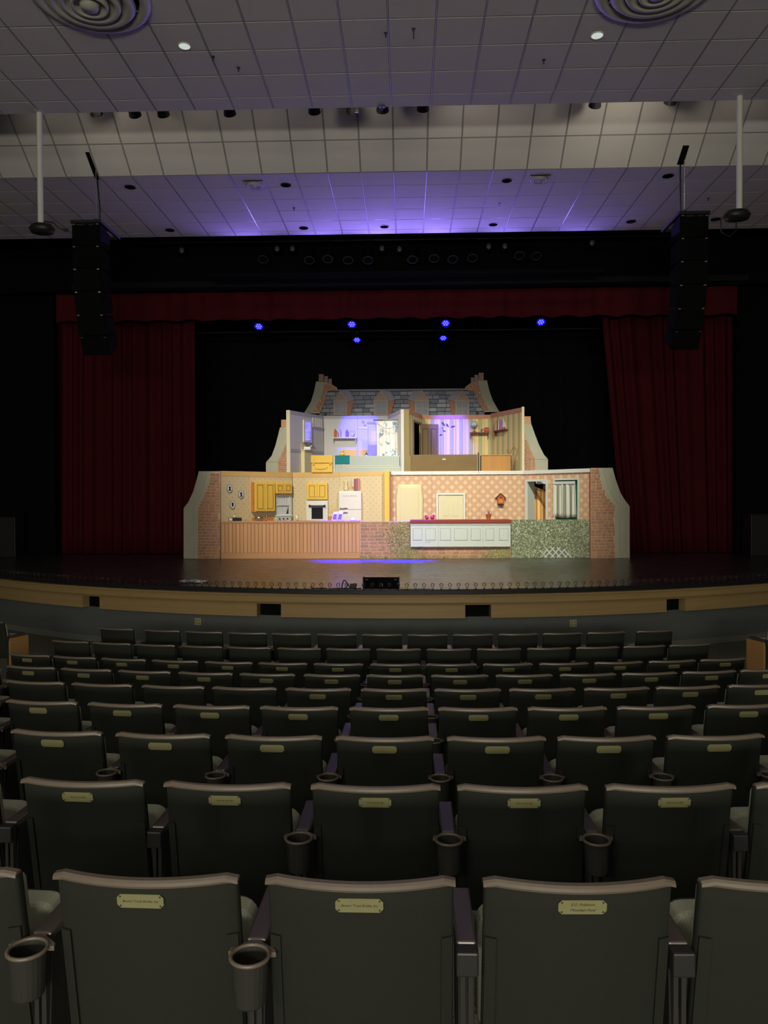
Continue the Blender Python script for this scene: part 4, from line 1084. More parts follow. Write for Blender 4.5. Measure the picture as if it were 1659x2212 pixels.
obj('border', B_(FUB, v0, ZU - .11, v1 - .002, ZU, .0005, .006), M['pinkband'], t)
for k, (x, y, a, l) in enumerate(((957.5, 916, -.9, .12), (966.5, 919, -1.0, .10), (978.5, 921.5, .25, .10), (959.5, 931, -.3, .08), (952.5, 939.5, .3, .08), (956, 925, -1.2, .05))):
    u, z = FUB.uz(x, y); ca, sa = math.cos(a), math.sin(a); w_ = l * .28
    q = [(-l * .7, 0), (-l * .2, -w_), (l * .3, -w_ * .7), (l * .7, 0), (l * .3, w_ * .7), (-l * .2, w_)]
    obj('painted_leaf', MB().loft([FUB.P(u + p * ca - r * sa, z + p * sa + r * ca, .0005) for p, r in q], [FUB.P(u + p * ca - r * sa, z + p * sa + r * ca, .004) for p, r in q]), M['dkgrey'], t)
t = wallflat('bedroom_wall', 'striped bedroom back flat with the globe shelf', FUB, v1 + .002, v2, ZU, M['bpaper'], z0=DK)
obj('border', B_(FUB, v1 + .002, ZU - .11, v2, ZU, .0005, .006), M['pinkband'], t)
t = wallflat('bedroom_wall', 'striped angled bedroom flat, right end of the upper storey', FUR, .01, FUR.L, ZU + .03, M['bpaper'], z0=DK)
obj('border', B_(FUR, .01, ZU - .09, FUR.L, ZU + .03, .0005, .006), M['pinkband'], t)
obj('edge_board', MB().box((PH_.x + .002, YU0 - .012, DK), (PH_.x + .07, YU0 + .05, ZU + .05)), M['cream'], t, bevel=.008)
# door leaf standing open
DLa, DLb = atY(908.5, 950, 21.62), atY(947.5, 950, 21.78)
FDL = Flat((DLa.x, DLa.y), (DLb.x, DLb.y))
zdt = FDL.uz(930, 916)[1]
t = thing('open_door', 'brown two-panel door standing open in the bedroom', 'door', FDL.P(FDL.L / 2, DK, -.02))
obj('leaf', B_(FDL, 0, DK, FDL.L, zdt, -.035, 0), M['browndoor'], t, bevel=.004)
for a, c in ((.10, .42), (.56, .88)):
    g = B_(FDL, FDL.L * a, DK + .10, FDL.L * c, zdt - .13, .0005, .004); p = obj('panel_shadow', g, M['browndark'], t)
    obj('panel_field', B_(FDL, FDL.L * a + .02, DK + .12, FDL.L * c - .012, zdt - .15, .0045, .010), M['browndoor'], p)
# bathroom fittings: mirror cabinet
u0, z0, u1, z1 = FUL.rect(656.5, 908, 674, 955, .04)
t = thing('bathroom_mirror', 'tall white framed mirror above the bathroom basin', 'mirror', FUL.P((u0 + u1) / 2, z0, .002))
obj('frame', B_(FUL, u0, z0, u1, z1, .002, .04), M['flatwhite'], t, bevel=.006)
M['mirror'] = pm('mirror_glass', (.62, .62, .86), .08, .9, var=0)  # blue put into the glass for the blue light it reflects
obj('glass', B_(FUL, u0 + (u1 - u0) * .15, z0 + (z1 - z0) * .07, u1 - (u1 - u0) * .18, z1 - (z1 - z0) * .08, .0405, .043), M['mirror'], t)
obj('ledge', B_(FUL, u0 - .02, z0 - .025, u1 + .02, z0 - .002, .002, .07), M['bathband'], t)
# basin unit
u0, z0, u1, z1 = FUL.rect(658, 957.5, 675.5, 1018, .12)
t = thing('basin_unit', 'cream bathroom basin stand with taps under the mirror', 'basin', FUL.P((u0 + u1) / 2, DK, .06))
zs_ = FUL.uz(667, 974, .12)[1]
obj('back_panel', B_(FUL, u0, zs_ + .026, u1, z1, .002, .012), M['cloth'], t)
obj('cabinet', B_(FUL, u0, DK, u1, zs_, .002, .12), M['cloth'], t, bevel=.006)
obj('rim', B_(FUL, u0 - .02, zs_ + .001, u1 + .02, zs_ + .025, .002, .15), M['cream'], t, bevel=.006)
p = FUL.P((u0 + u1) / 2, zs_ + .026, .08)
obj('soap_rack', MB().box(p - Zv((.10, .03, 0)), p + Zv((.10, .03, .09))), M['steel'], t, bevel=.01)
obj('tap', MB().tube([p + Zv((-.03, 0, .09)), p + Zv((-.03, 0, .17)), p + Zv((.04, -.03, .18)), p + Zv((.07, -.04, .13))], .014, 8), M['steel'], t, smooth=True)
obj('tap_knob', MB().ball(p + Zv((.11, -.02, .10)), .022, 8, 6), M['flatwhite'], t, smooth=True)
# towel rail with bars
u0, z0, u1, z1 = FUL.rect(675.5, 903, 697.5, 923, .03)
t = thing('wall_rack', 'white slatted rack on the angled bathroom wall by the mirror', 'rack', FUL.P((u0 + u1) / 2, z0, .002))
obj('rail', B_(FUL, u0, z0, u1, z0 + .035, .002, .05), M['flatwhite'], t)
for k in range(5):
    a = u0 + (u1 - u0) * (k + .3) / 5; obj('slat', B_(FUL, a, z0 + .036, a + .05, z1, .002, .022), M['flatwhite'], t)
# shelf with bottles
u0, z0, u1, z1 = FUB.rect(717.5, 944.5, 770, 946.8, .13)
t = thing('bottle_shelf', 'white bathroom shelf carrying bottles', 'shelf', FUB.P((u0 + u1) / 2, z0 - .1, .002))
obj('board', B_(FUB, u0, z0, u1, z1, .002, .13), M['flatwhite'], t)
for a in (u0 + .02, u1 - .035): obj('bracket', B_(FUB, a, z0 - .10, a + .012, z0 - .001, .002, .10), M['flatwhite'], t)
M['amber'] = pm('amber_bottle', lin(196, 116, 62), .5, var=.05); M['peach'] = pm('peach_bottle', lin(226, 152, 112), .5, var=.05); M['violet'] = pm('violet_bottle', lin(150, 112, 176), .5, var=.05)
for px, py, r, mk, lb in ((724, 926, .038, 'amber', 'tall amber bottle, leftmost on the bathroom shelf'), (729, 932, .033, 'peach', 'short peach bottle on the bathroom shelf'), (734, 927, .026, 'bathwall', 'slim white bottle on the bathroom shelf'), (749.5, 927, .040, 'violet', 'violet pointed bottle on the bathroom shelf')):
    q = FUB.pt(px, 940, .07); q.z = z1 + .001; hh = FUB.uz(px, py, .07)[1] - q.z
    t = thing('bottle', lb, 'bottle', q, 'bottles on the bathroom shelf')
    obj('body', MB().lathe([(r, 0), (r, hh * .72), (r * .6, hh * .86), (r * .3, hh * .87)], q, 12), M[mk], t, smooth=False)
    obj('cap', MB().lathe([(r * .32, hh * .871), (r * .3, hh)], q, 10), M[mk] if mk != 'bathwall' else M['greyfr'], t)
q = FUB.pt(761.5, 940, .07); q.z = z1 + .001; hh = FUB.uz(761, 935, .07)[1] - q.z
t = thing('brush_tumbler', 'white tumbler with toothbrushes at the right end of the shelf', 'tumbler', q)
obj('tumbler', MB().lathe([(.034, 0), (.046, hh), (.041, hh), (.03, .01)], q, 12), M['bathwall'], t, smooth=True)
for dx in (-.06, -.01, .05): obj('brush', MB().tube([q + Zv((dx * .5, 0, .03)), q + Zv((dx * 1.1, 0, hh + .09))], .006, 5), M['bathband'], t)
# shower curtain and rod
r0, r1 = atY(807, 907.5, 21.0), atY(868, 907, 20.78)
t = thing('shower_rod', 'thin metal rod holding the shower curtain', 'rod', (r0 + r1) / 2)
r1 = r0 + (r1 - r0) * .97
obj('rod', MB().tube([r0, r1], .014, 8), M['steel'], t, smooth=True)
obj('bracket', MB().tube([r0, r0 + Zv((0, YU1 - r0.y - .001, 0))], .010, 6), M['steel'], t)
def showerm():
    t = NT('shower_print'); t.b.inputs['Roughness'].default_value = .7; t.b.inputs['Specular IOR Level'].default_value = .3
    n = t.noise(5.5, 3, t.scaled((1, 1, .8))); n2 = t.noise(14, 3)
    k = t.math('MULTIPLY', t.step(n, .555, .03), t.step(n2, .47, .05))
    t.col(t.mix(k, lin(240, 236, 226), lin(126, 160, 186))); return t.m
cx0, cx1 = atY(814, 950, 20.98), atY(862, 950, 20.8)
zt_, zb_ = atY(838, 909, 20.9).z, DK + .02
b = MB(); nx, nz = 50, 8
for j in range(nz + 1):
    v = j / nz
    for i in range(nx + 1):
        f_ = i / nx; p = cx0 + (cx1 - cx0) * f_
        b.v.append(Zv((p.x + .01 * math.sin(v * 3 + f_ * 8), p.y + .035 * math.sin(f_ * 38) * (.5 + .5 * v), zt_ + (zb_ - zt_) * v)))
for j in range(nz):
    for i in range(nx):
        a = j * (nx + 1) + i; b.f.append((a, a + 1, a + nx + 2, a + nx + 1))
t = thing('shower_curtain', 'white shower curtain with a blue print hanging over the tub', 'curtain', (cx0 + cx1) / 2)
t.location.z = zb_
obj('cloth', b, showerm(), t, smooth=True, solid=.004)
for k in range(7):
    f_ = (k + .5) / 7; p = r0 + (r1 - r0) * (.12 + .80 * f_); p.z = p.z
    obj('ring', MB().tube([p + Zv((0, .022 * math.cos(q * .785), .022 * math.sin(q * .785) - .012)) for q in range(8)], .004, 5, closed=True), M['steel'], t)
sw = [atY(818, 917, 20.72), atY(829, 924, 20.66), atY(842, 926, 20.64), atY(854, 920, 20.66), atY(864, 914, 20.68)]
obj('swag_cord', MB().tube(sw, .009, 6), M['bathband'], t, smooth=True)
# tub
u0, z0, u1, z1 = FU0.rect(721.5, 985.5, 866, 1019, .03)
t = thing('bath_tub', 'pale green bath tub front with cream mouldings on the upper storey', 'bath', FU0.P((u0 + u1) / 2, DK, 0))
obj('front', B_(FU0, u0 + .03, DK, u1, z1, -.02, .03), M['seafoam'], t, bevel=.006)
obj('end_edge', B_(FU0, u0, DK, u0 + .022, z1 - .01, -.3, .03), M['flatwhite'], t)
obj('rim', B_(FU0, u0 + .03, z1 - .02, u1, z1 + .008, -.42, -.0205), M['seafoam'], t, bevel=.006)
for k, (yy) in enumerate((1006, 1009.5)):
    A = FU0.rect(743 + k * 3, yy, 863, yy + 1.1, .036); g = MB(); FU0.box(g, A[0], A[1], A[2], A[3], .0305, .036)
    zz = FU0.uz(743, 997.5 if k == 0 else 1001)[1]; FU0.box(g, A[0] - .02, A[1], A[0] - .001, zz, .0305, .036)
    FU0.box(g, A[2] + .0, A[1], A[2] + .014, z1 - .01, .0305, .036)
    obj('moulding', g, M['creamline'], t)
A = FU0.rect(723.5, 985, 755, 1002.5, .05)
t = thing('bath_towel', 'teal towel hanging over the left end of the tub', 'towel', FU0.P((A[0] + A[2]) / 2, A[1], .04))
obj('hanging_part', B_(FU0, A[0], A[1], A[2], z1 + .008, .0315, .047), M['teal'], t, bevel=.006)
obj('top_fold', B_(FU0, A[0], z1 + .0085, A[2], z1 + .024, -.2, .047), M['teal'], t, bevel=.006)
# yellow hanging bag
A = FU0.rect(671.5, 983.5, 719, 1018.5, .10)
t = thing('laundry_bag', 'bright yellow cloth bag with a front pocket left of the tub', 'bag', FU0.P((A[0] + A[2]) / 2, DK, .05))
obj('body', B_(FU0, A[0] + .01, DK, A[2] - .01, A[3] - .01, -.05, .085), M['yellow'], t, bevel=.02)
zf_ = FU0.uz(695, 1000, .1)[1]
obj('flap', B_(FU0, A[0], zf_, A[2], A[3], .0, .105), M['yellow'], t, bevel=.012)
pk = [FU0.uz(x, y, .11) for x, y in ((680, 1011.5), (684, 1013.5), (695, 1014), (705, 1012), (708, 1007), (695, 1008.5), (680, 1006.5))]
obj('pocket_lip', MB().loft([FU0.P(u, z, .0855) for u, z in pk], [FU0.P(u, z, .104) for u, z in pk]), M['yellow'], t, bevel=.006)
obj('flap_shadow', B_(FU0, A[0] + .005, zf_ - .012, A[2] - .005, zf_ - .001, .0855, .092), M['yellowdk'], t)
for s_ in (A[0] + .05, A[2] - .09): obj('strap', B_(FU0, s_, zf_ - .05, s_ + .04, zf_ + .16, .1055, .115), M['yellow'], t, bevel=.004)
# rubber duck and things behind the tub
q = FU0.pt(739, 984, -.1); q.z = z1 + .0095
t = thing('rubber_duck', 'yellow rubber duck on the tub rim', 'duck', q)
obj('body', MB().ball(q + Zv((0, 0, .054)), .06, 12, 8, (1.15, .9, .9)), M['yellow'], t, smooth=True)
obj('head', MB().ball(q + Zv((.004, 0, .128)), .042, 12, 8), M['yellow'], t, smooth=True)
obj('beak', MB().tube([q + Zv((.036, -.01, .125)), q + Zv((.066, -.015, .12))], [.014, .005], 6), pm('duck_beak', lin(226, 110, 30), .5), t, smooth=True)
o = tag(obj('yellow_board', PB(FUB, 741, 971.5, 770, 992, .002, .02), M['yellow'], loc=FUB.pt(755, 992, .01)), 'plain yellow board behind the rubber duck', 'board', 'yellow boards above the tub')
o = tag(obj('yellow_board', PB(FUB, 777.5, 971, 794, 992, .002, .02), M['yellow'], loc=FUB.pt(786, 992, .01)), 'plain yellow board behind the blue bottle', 'board', 'yellow boards above the tub')
q = FU0.pt(791.5, 983, -.15); q.z = z1 + .0095
t = thing('shampoo_bottle', 'small blue and white bottle on the tub rim', 'bottle', q)
obj('body', MB().lathe([(.03, 0), (.032, .01), (.032, .03)], q, 12), M['flatwhite'], t); obj('label_band', MB().lathe([(.033, .0305), (.033, .075)], q, 12), pm('blue_label', lin(60, 96, 170), .5), t)
obj('nozzle', MB().lathe([(.02, .0755), (.008, .10), (.006, .13)], q, 10), M['dkgrey'], t)
q = FU0.pt(808, 984, -.15); q.z = z1 + .0095
tag(obj('soap_dish', MB().lathe([(.05, 0), (.065, .02), (.06, .022), (.045, .006)], q, 14), M['bathband'], smooth=True, loc=q), 'shallow soap dish on the tub rim by the shower curtain', 'dish')
# bedroom furniture
u0, z0, u1, z1 = FU0.rect(887.5, 982, 1031, 1018.5, .03)
t = thing('bed_board', 'wide dark brown board at the front of the bedroom', 'board', FU0.P((u0 + u1) / 2, DK, 0))
obj('board', B_(FU0, u0, DK, u1, z1, -.03, .03), M['brownboard'], t, bevel=.008)
obj('chip', PB(FU0, 955.5, 991, 962.5, 993, .0305, .033), M['bone'], t)
obj('side_post', B_(FU0, u0 - .055, DK, u0 - .003, z1 - .02, -.03, .02), M['olive'], t)
q0, q1 = FU0.pt(1034, 1018, .03), FU0.pt(1034, 977, .03)
tag(obj('bed_post', MB().box((q0.x - .022, YU0 - .04, DK), (q0.x - .001, YU0, q1.z)).box((q0.x - .001, YU0 - .055, DK), (q0.x + .009, YU0 - .02, q1.z - .02)), M['browndark'], loc=(q0.x, YU0, DK)), 'thin dark post between the two brown boards', 'post')
u0, z0, u1, z1 = FU0.rect(1037.5, 982, 1105, 1018.5, .03)
t = thing('bed_headboard', 'honey coloured wooden headboard right of the brown board', 'headboard', FU0.P((u0 + u1) / 2, DK, 0))
obj('panel', B_(FU0, u0 + .03, DK, u1 - .02, z1 - .028, -.03, .02), M['lightwood'], t)
obj('top_rail', B_(FU0, u0, z1 - .027, u1, z1, -.04, .035), M['lightwood'], t, bevel=.006)
obj('side_rail', B_(FU0, u0, DK, u0 + .028, z1 - .028, -.04, .03), M['browndark'], t); obj('side_rail', B_(FU0, u1 - .018, DK, u1, z1 - .028, -.04, .03), M['browndark'], t)
# bedroom shelves
u0, z0, u1, z1 = FUB.rect(1016, 933.5, 1059, 936, .14)
t = thing('bedroom_shelf', 'brown wall shelf carrying the globe', 'shelf', FUB.P((u0 + u1) / 2, z0 - .1, .002))
obj('board', B_(FUB, u0, z0, u1 - .02, z1, .002, .14), M['clockbrown'], t)
for a in (u0 + .01, u1 - .06): obj('bracket', B_(FUB, a, z0 - .13, a + .012, z0 - .001, .002, .12), M['clockbrown'], t)
q = FUB.pt(1024.5, 930, .075); q.z = z1 + .001; gz = FUB.uz(1024.5, 917, .075)[1]; rg = .086
t = thing('globe', 'pale blue globe on a brown stand on the bedroom shelf', 'globe', q)
obj('stand', MB().lathe([(.075, 0), (.07, .012), (.014, .026), (.010, gz - rg - q.z - .002)], q, 14), M['clockbrown'], t)
def globem():
    t_ = NT('globe_map'); n = t_.noise(9, 3); t_.b.inputs['Roughness'].default_value = .5
    t_.col(t_.mix(t_.step(n, .54, .03), lin(160, 188, 192), lin(206, 204, 170))); return t_.m
obj('sphere', MB().ball(Zv((q.x, q.y, gz)), rg, 20, 14), globem(), t, smooth=True)
obj('meridian', MB().tube([Zv((q.x + (rg + .008) * math.cos(a * .3927), q.y, gz + (rg + .008) * math.sin(a * .3927))) for a in range(16)], .005, 5, closed=True), M['greyfr'], t)
for k, (a, c, y0_, y1_, mk, lb) in enumerate(((1042, 1046, 929, 933, 'bathband', 'small white block on the globe shelf'), (1047, 1057.5, 929.5, 933.3, 'redtop', 'lower red book lying on the globe shelf'), (1040, 1057.3, 925.5, 929.3, 'clockred', 'upper red book lying across the stack on the globe shelf'), (1047.2, 1056.5, 923, 925.3, 'clockbrown', 'thin brown book on top of the stack on the globe shelf'))):
    A = FUB.rect(a, y0_, c, y1_, .1); base_z = [z1 + .001, z1 + .001, z1 + .053, z1 + .104][k]; hh = [.05, .05, .05, .03][k]
    tag(obj('book' if k else 'block', B_(FUB, A[0], base_z, A[2], base_z + hh, .01, .1), M[mk], loc=FUB.P((A[0] + A[2]) / 2, base_z, .05)), lb, 'book' if k else 'block', 'books on the globe shelf' if k else None)
A = FUR.rect(1066, 928.5, 1092, 931, .09); 
t = thing('bedroom_shelf', 'brown shelf on the angled bedroom wall carrying books and a toy boat', 'shelf', FUR.P((A[0] + A[2]) / 2, A[1] - .12, .002))
obj('board', B_(FUR, A[0], A[1], A[2], A[3], .002, .09), M['clockbrown'], t)
obj('bracket', B_(FUR, A[0] + .01, A[1] - .12, A[0] + .03, A[1] - .001, .002, .07), M['clockbrown'], t)
sz = A[3] + .001; L = A[2] - A[0]
for k, (f0, f1, hh, mt, lb) in enumerate(((.04, .12, .24, M['pinkband'], 'thin pink book, far left on the angled shelf'), (.15, .22, .22, M['cloth'], 'cream book, second on the angled shelf'), (.24, .32, .26, M['redtop'], 'red brown book, third on the angled shelf'), (.35, .42, .26, M['flatwhite'], 'white book, fourth on the angled shelf'), (.45, .53, .27, bc['p'], 'purple book, fifth on the angled shelf'))):
    tag(obj('book', B_(FUR, A[0] + L * f0, sz, A[0] + L * f1, sz + hh, .01, .08), mt, loc=FUR.P(A[0] + L * f0, sz, .04)), lb, 'book', 'books on the angled shelf')
t = thing('toy_boat', 'toy sailing boat with a white sail at the right end of the angled shelf', 'toy', FUR.P(A[0] + L * .78, sz, .04))
obj('hull', B_(FUR, A[0] + L * .58, sz, A[0] + L * .98, sz + .05, .01, .08), M['pinkband'], t, bevel=.01)
ub0 = A[0] + L * .62
q = [(ub0, sz + .06), (A[0] + L * .96, sz + .06), (A[0] + L * .72, sz + .26), (ub0 + .02, sz + .36)]
obj('sail', MB().loft([FUR.P(u, z, .04) for u, z in q], [FUR.P(u, z, .045) for u, z in q]), M['flatwhite'], t)
M['treebark'] = pm('painted_branch', lin(150, 124, 84), .8, var=.2)
t = thing('painted_branch', 'painted bare branches on the angled bedroom wall above the headboard', 'branch', FUR.pt(1108, 1000, .004))
for pth, r in (([(1104, 1018), (1106, 995), (1103, 978), (1108, 966)], .03), ([(1112, 1018), (1114, 990), (1118, 974), (1120, 962)], .04), ([(1103, 980), (1096, 972), (1092, 975)], .008), ([(1106, 985), (1112, 966), (1110, 960)], .008), ([(1118, 974), (1113, 967), (1105, 968)], .008), ([(1096, 980), (1100, 970), (1097, 965)], .006)):
    b = MB().tube([FUR.pt(x, y, .006) for x, y in pth], [r * .55, r * .5, r * .4, r * .2][:len(pth)], 6); obj('branch', b, M['treebark'], t)

# side chimneys of the upper storey
FS = Flat((-8, 20.62), (8, 20.62))
def sidechimney(label, outer, inner, pot, pedge, side, seam, seed):
    o_ = [FS.uz(*p) for p in outer]; i_ = [FS.uz(*p) for p in inner]; e = FS.uz(pedge, 960)[0]
    o_ = [(u, z) for u, z in o_]; zlow = ZT - .09
    c = FS.P(e, zlow, -.02)
    t = thing('side_chimney', label, 'scenic flat', c)
    pl = [(e, zlow), (o_[0][0], zlow)] + o_ + [(e, o_[-1][1])]
    obj('panel', MB().loft([FS.P(u, z, -.04) for u, z in pl], [FS.P(u, z, 0) for u, z in pl]), M['mortar'], t)
    obj('leg', B_(FS, min(o_[0][0], o_[0][0] - side * .12), STG, max(o_[0][0], o_[0][0] - side * .12), zlow + .05, -.09, -.041), M['browndark'], t)
    zs = FS.uz(*seam)[1]
    io = [(z, u) for u, z in i_]; oo = [(z, u) for u, z in o_]
    lo = [(i_[0][0], o_[0][1] - .4), (interp(io, zs), zs - .004), (interp(oo, zs), zs - .004), (o_[0][0], o_[0][1] - .4)]
    obj('stone_block', MB().loft([FS.P(u, z, .0005) for u, z in lo], [FS.P(u, z, .012) for u, z in lo]), M['stone'], t)
    hi = [(interp(io, zs), zs + .004)] + [p for p in i_ if p[1] > zs + .01] + [p for p in o_[::-1] if p[1] > zs + .01] + [(interp(oo, zs), zs + .004)]
    obj('stone_trim', MB().loft([FS.P(u, z, .0005) for u, z in hi], [FS.P(u, z, .012) for u, z in hi]), M['stone'], t)
    sp = (lambda z: (interp(io, z) + .012, e - .004)) if side < 0 else (lambda z: (e + .004, interp(io, z) - .012))
    bricks(t, FS, DK - .05, io[-1][0] - .15, sp, 0, rh=.06, mort=.012, seed=seed, wlo=.08, whi=.14)
    pp = [FS.uz(*p) for p in pot]
    obj('chimney_pot', MB().loft([FS.P(u, z, -.04) for u, z in pp], [FS.P(u, z, .006) for u, z in pp]), M['pot'], t)
sidechimney('brick side chimney flat with curved stone edge, left of the bathroom',
    [(574.5, 1012), (574.5, 999.4), (587, 984.6), (595.6, 961), (602, 935), (605, 923.4)],
    [(600, 1012), (600, 996), (607, 984.6), (617.7, 958), (623, 925), (623.5, 923)],
    [(607.5, 923), (607.5, 912), (608, 906.5), (620.4, 906.5), (620.8, 912), (623.2, 923)], 625.5, -1, (587, 998), 41)
sidechimney('brick side chimney flat with curved stone edge, right of the bedroom',
    [(1183.8, 1012), (1183.8, 993), (1174.8, 982), (1165, 962.7), (1155.5, 938.6), (1147.7, 916)],
    [(1157.3, 1012), (1156.7, 991.7), (1144.7, 968.8), (1135, 941), (1131.5, 920), (1131.2, 916.5)],
    [(1130.8, 916), (1132.4, 905), (1132.6, 899.5), (1146.3, 899.3), (1146.2, 905), (1147.6, 916)], 1129.5, 1, (1170, 992.5), 42)

# ================================================================== ROOF
YR = 22.62
FRF = Flat((-8, YR), (8, YR))
t = thing('roof_flat', 'grey painted slate roof flat with four dormers', 'scenic flat', FRF.P(FRF.uz(870, 880)[0], DK, -.03))
def rz_(y): return FRF.uz(870, y)[1]
def slx(side, y):   # slate limits per image row
    return (707 + (690 - 707) * (y - 844) / 48) if side < 0 else (1025 + (1046 - 1025) * (y - 844) / 48)
pl = [FRF.uz(*p) for p in ((686, 905), (1050, 905), (1025, 842.8), (706.5, 842.8))]
obj('panel', MB().loft([FRF.P(u, z, -.04) for u, z in pl], [FRF.P(u, z, 0) for u, z in pl]), M['slatebase'], t)
for x in (-2.0, 0, 2.0): obj('support', MB().box((x - .03, YR + .045, DK), (x + .03, YR + .1, rz_(860))), M['browndark'], t)
q0, q1 = FRF.uz(707, 843.8), FRF.uz(1025, 842.4)
obj('ridge', B_(FRF, q0[0], q0[1] - .02, q1[0], q0[1] + .025, -.04, .03), M['plainroof'], t)
sl_me = []
for mt in M['slate']:
    b = MB().loft([(-.5, 0, -.5), (.5, 0, -.5), (.5, 0, .5), (-.5, 0, .5)], [(-.495, -1, -.48), (.495, -1, -.48), (.495, -.4, .48), (-.495, -.4, .48)])
    me = b.mesh('slate'); me.materials.append(mt); sl_me.append(me)
rnd = random.Random(77); edges = [845.5, 854, 863, 872, 881, 890, 899]
for r in range(6):
    zt_, zb_ = rz_(edges[r]), rz_(edges[r + 1]); ym = (edges[r] + edges[r + 1]) / 2
    lo, hi = FRF.uz(slx(-1, ym), ym)[0], FRF.uz(slx(1, ym), ym)[0]; u = lo - (.12 if r % 2 else 0)
    while u < hi:
        wd = rnd.uniform(.19, .29); a, c = max(u, lo), min(u + wd, hi)
        if c - a > .04: inst('slate', rnd.choice(sl_me), t, FRF.P((a + c) / 2, (zt_ + zb_) / 2, .0005), (c - a - .014, .022, zt_ - zb_ - .016))
        u += wd
# dormers
for px, sg in ((735.3, 1), (822.5, 1), (911.3, -1), (998.5, -1)):
    nn0 = .024
    dm = obj('dormer', PP(FRF, [(px - 15, 897), (px + 15, 897), (px + 15, 866), (px, 845.5), (px - 15, 866)], nn0 - .02, .06), M['dormwhite'], t)
    # side roof and cheek
    g = [(px + sg * 1, 844), (px + sg * 20, 845), (px + sg * 31, 863), (px + sg * 18, 867)]
    obj('dormer_roof', PP(FRF, g if sg > 0 else g[::-1], nn0, .055), M['plainroof'], t)
    g = [(px + sg * 15.3, 867), (px + sg * 30, 864.5), (px + sg * 21, 897), (px + sg * 15.3, 897)]
    obj('dormer_cheek', PP(FRF, g if sg > 0 else g[::-1], nn0, .05), M['cheek'], t)
    for k in range(4):
        ya, yb = 850 + k * 4.2, 853.6 + k * 4.2; wa, wb = (ya - 846.5) * .72, (yb - 846.5) * .72
        obj('gable_board', PP(FRF, [(px - wb, yb), (px + wb, yb), (px + wa, ya), (px - wa, ya)], .0605, .07), M['gable'], dm)
    for s2 in (-1, 1):
        g = [(px, 842.5), (px, 845.6), (px + s2 * 16, 868.5), (px + s2 * 17.5, 867)]
        obj('barge_board', PP(FRF, g if s2 < 0 else g[::-1], .0605, .085), M['flatwhite'] if 0 else M['dormwhite'], dm)
    for a, c in ((px - 12, px - .8), (px + .8, px + 12)):
        for y0_, y1_ in ((868.5, 880.5), (882.5, 894.5)):
            obj('pane', PB(FRF, a, y0_, c, y1_, .0605, .066), M['pane'], dm)
    obj('lintel', PB(FRF, px - 15.5, 865, px + 15.5, 867.5, .0605, .08), M['dormwhite'], dm)
# chimney stacks at the roof ends
FCH = Flat((-8, YR - .08), (8, YR - .08))
def stack(label, trim, brick_, pots, wlim, seed):
    c = FCH.pt((trim[0][0] + brick_[0][0]) / 2, 895)
    t = thing('chimney_stack', label, 'scenic flat', (c.x, c.y, DK))
    zl_ = DK
    pl = [FCH.uz(*p) for p in trim]; obj('stone_side', MB().loft([FCH.P(u, z, -.03) for u, z in pl], [FCH.P(u, z, .014) for u, z in pl]), M['stone'], t)
    pl = [FCH.uz(*p) for p in brick_]; obj('panel', MB().loft([FCH.P(u, z, -.03) for u, z in pl], [FCH.P(u, z, 0) for u, z in pl]), M['mortar'], t)
    bp = [(z, u) for u, z in pl]
    zs = [z for z, u in bp]
    def span(z):
        xs = []
        for (a, b2), (c2, d) in zip(bp, bp[1:] + bp[:1]):
            if (a - z) * (c2 - z) < 0: xs.append(b2 + (d - b2) * (z - a) / (c2 - a))
        return (min(xs) + .004, max(xs) - .004) if len(xs) > 1 else (0, -1)
    bricks(t, FCH, min(zs) + .03, max(zs) - .05, span, 0, rh=.062, mort=.012, seed=seed, wlo=.07, whi=.13, dep=.006)
    for q in pots:
        pp = [FCH.uz(*p) for p in q]; obj('chimney_pot', MB().loft([FCH.P(u, z, -.03) for u, z in pp], [FCH.P(u, z, .012) for u, z in pp]), M['potgrey'], t)
    b0 = min(u for u, z in pl); b1 = max(u for u, z in pl)
    obj('leg', B_(FCH, (b0 + b1) / 2 - .04, DK, (b0 + b1) / 2 + .04, min(zs) + .02, -.07, -.031), M['browndark'], t)
def potshape(x0, x1, y0, y1):
    w_ = (x1 - x0); return [(x0, y1), (x0 + w_ * .06, y0 + (y1 - y0) * .2), (x0, y0 + (y1 - y0) * .18), (x0, y0), (x1, y0), (x1, y0 + (y1 - y0) * .18), (x1 - w_ * .06, y0 + (y1 - y0) * .2), (x1, y1)]
stack('brick chimney stack with three pots, left end of the slate roof',
    [(655, 893), (659, 889), (671.5, 868.6), (678, 847.5), (683, 824), (701, 825), (699, 840), (691.6, 863), (678, 889), (675, 893)],
    [(675.3, 893), (678.3, 889), (691.9, 863), (699.3, 840), (701.3, 825), (717, 830.6), (727.4, 837), (729, 842), (706.9, 845), (701, 867.5), (690.5, 893)],
    [potshape(688.4, 699.5, 808.5, 823.5), potshape(700.3, 708.5, 812.7, 827), potshape(709.3, 717, 818.5, 829.8)], None, 51)
stack('brick chimney stack with three pots, right end of the slate roof',
    [(1080, 890), (1077, 886.8), (1065, 866.3), (1056.7, 843.4), (1051.8, 821.7), (1032.5, 821.7), (1034.5, 838), (1041, 857.9), (1054, 883), (1059, 890)],
    [(1058.7, 890), (1053.7, 883), (1040.7, 857.9), (1034.2, 838), (1032.2, 821.7), (1014.5, 829), (1005.4, 836), (1004, 842), (1024.3, 845), (1033, 868), (1045.8, 890)],
    [potshape(1033.8, 1045, 805.4, 821.2), potshape(1024.9, 1033.5, 810, 825), potshape(1017, 1024.6, 815.7, 828)], None, 52)

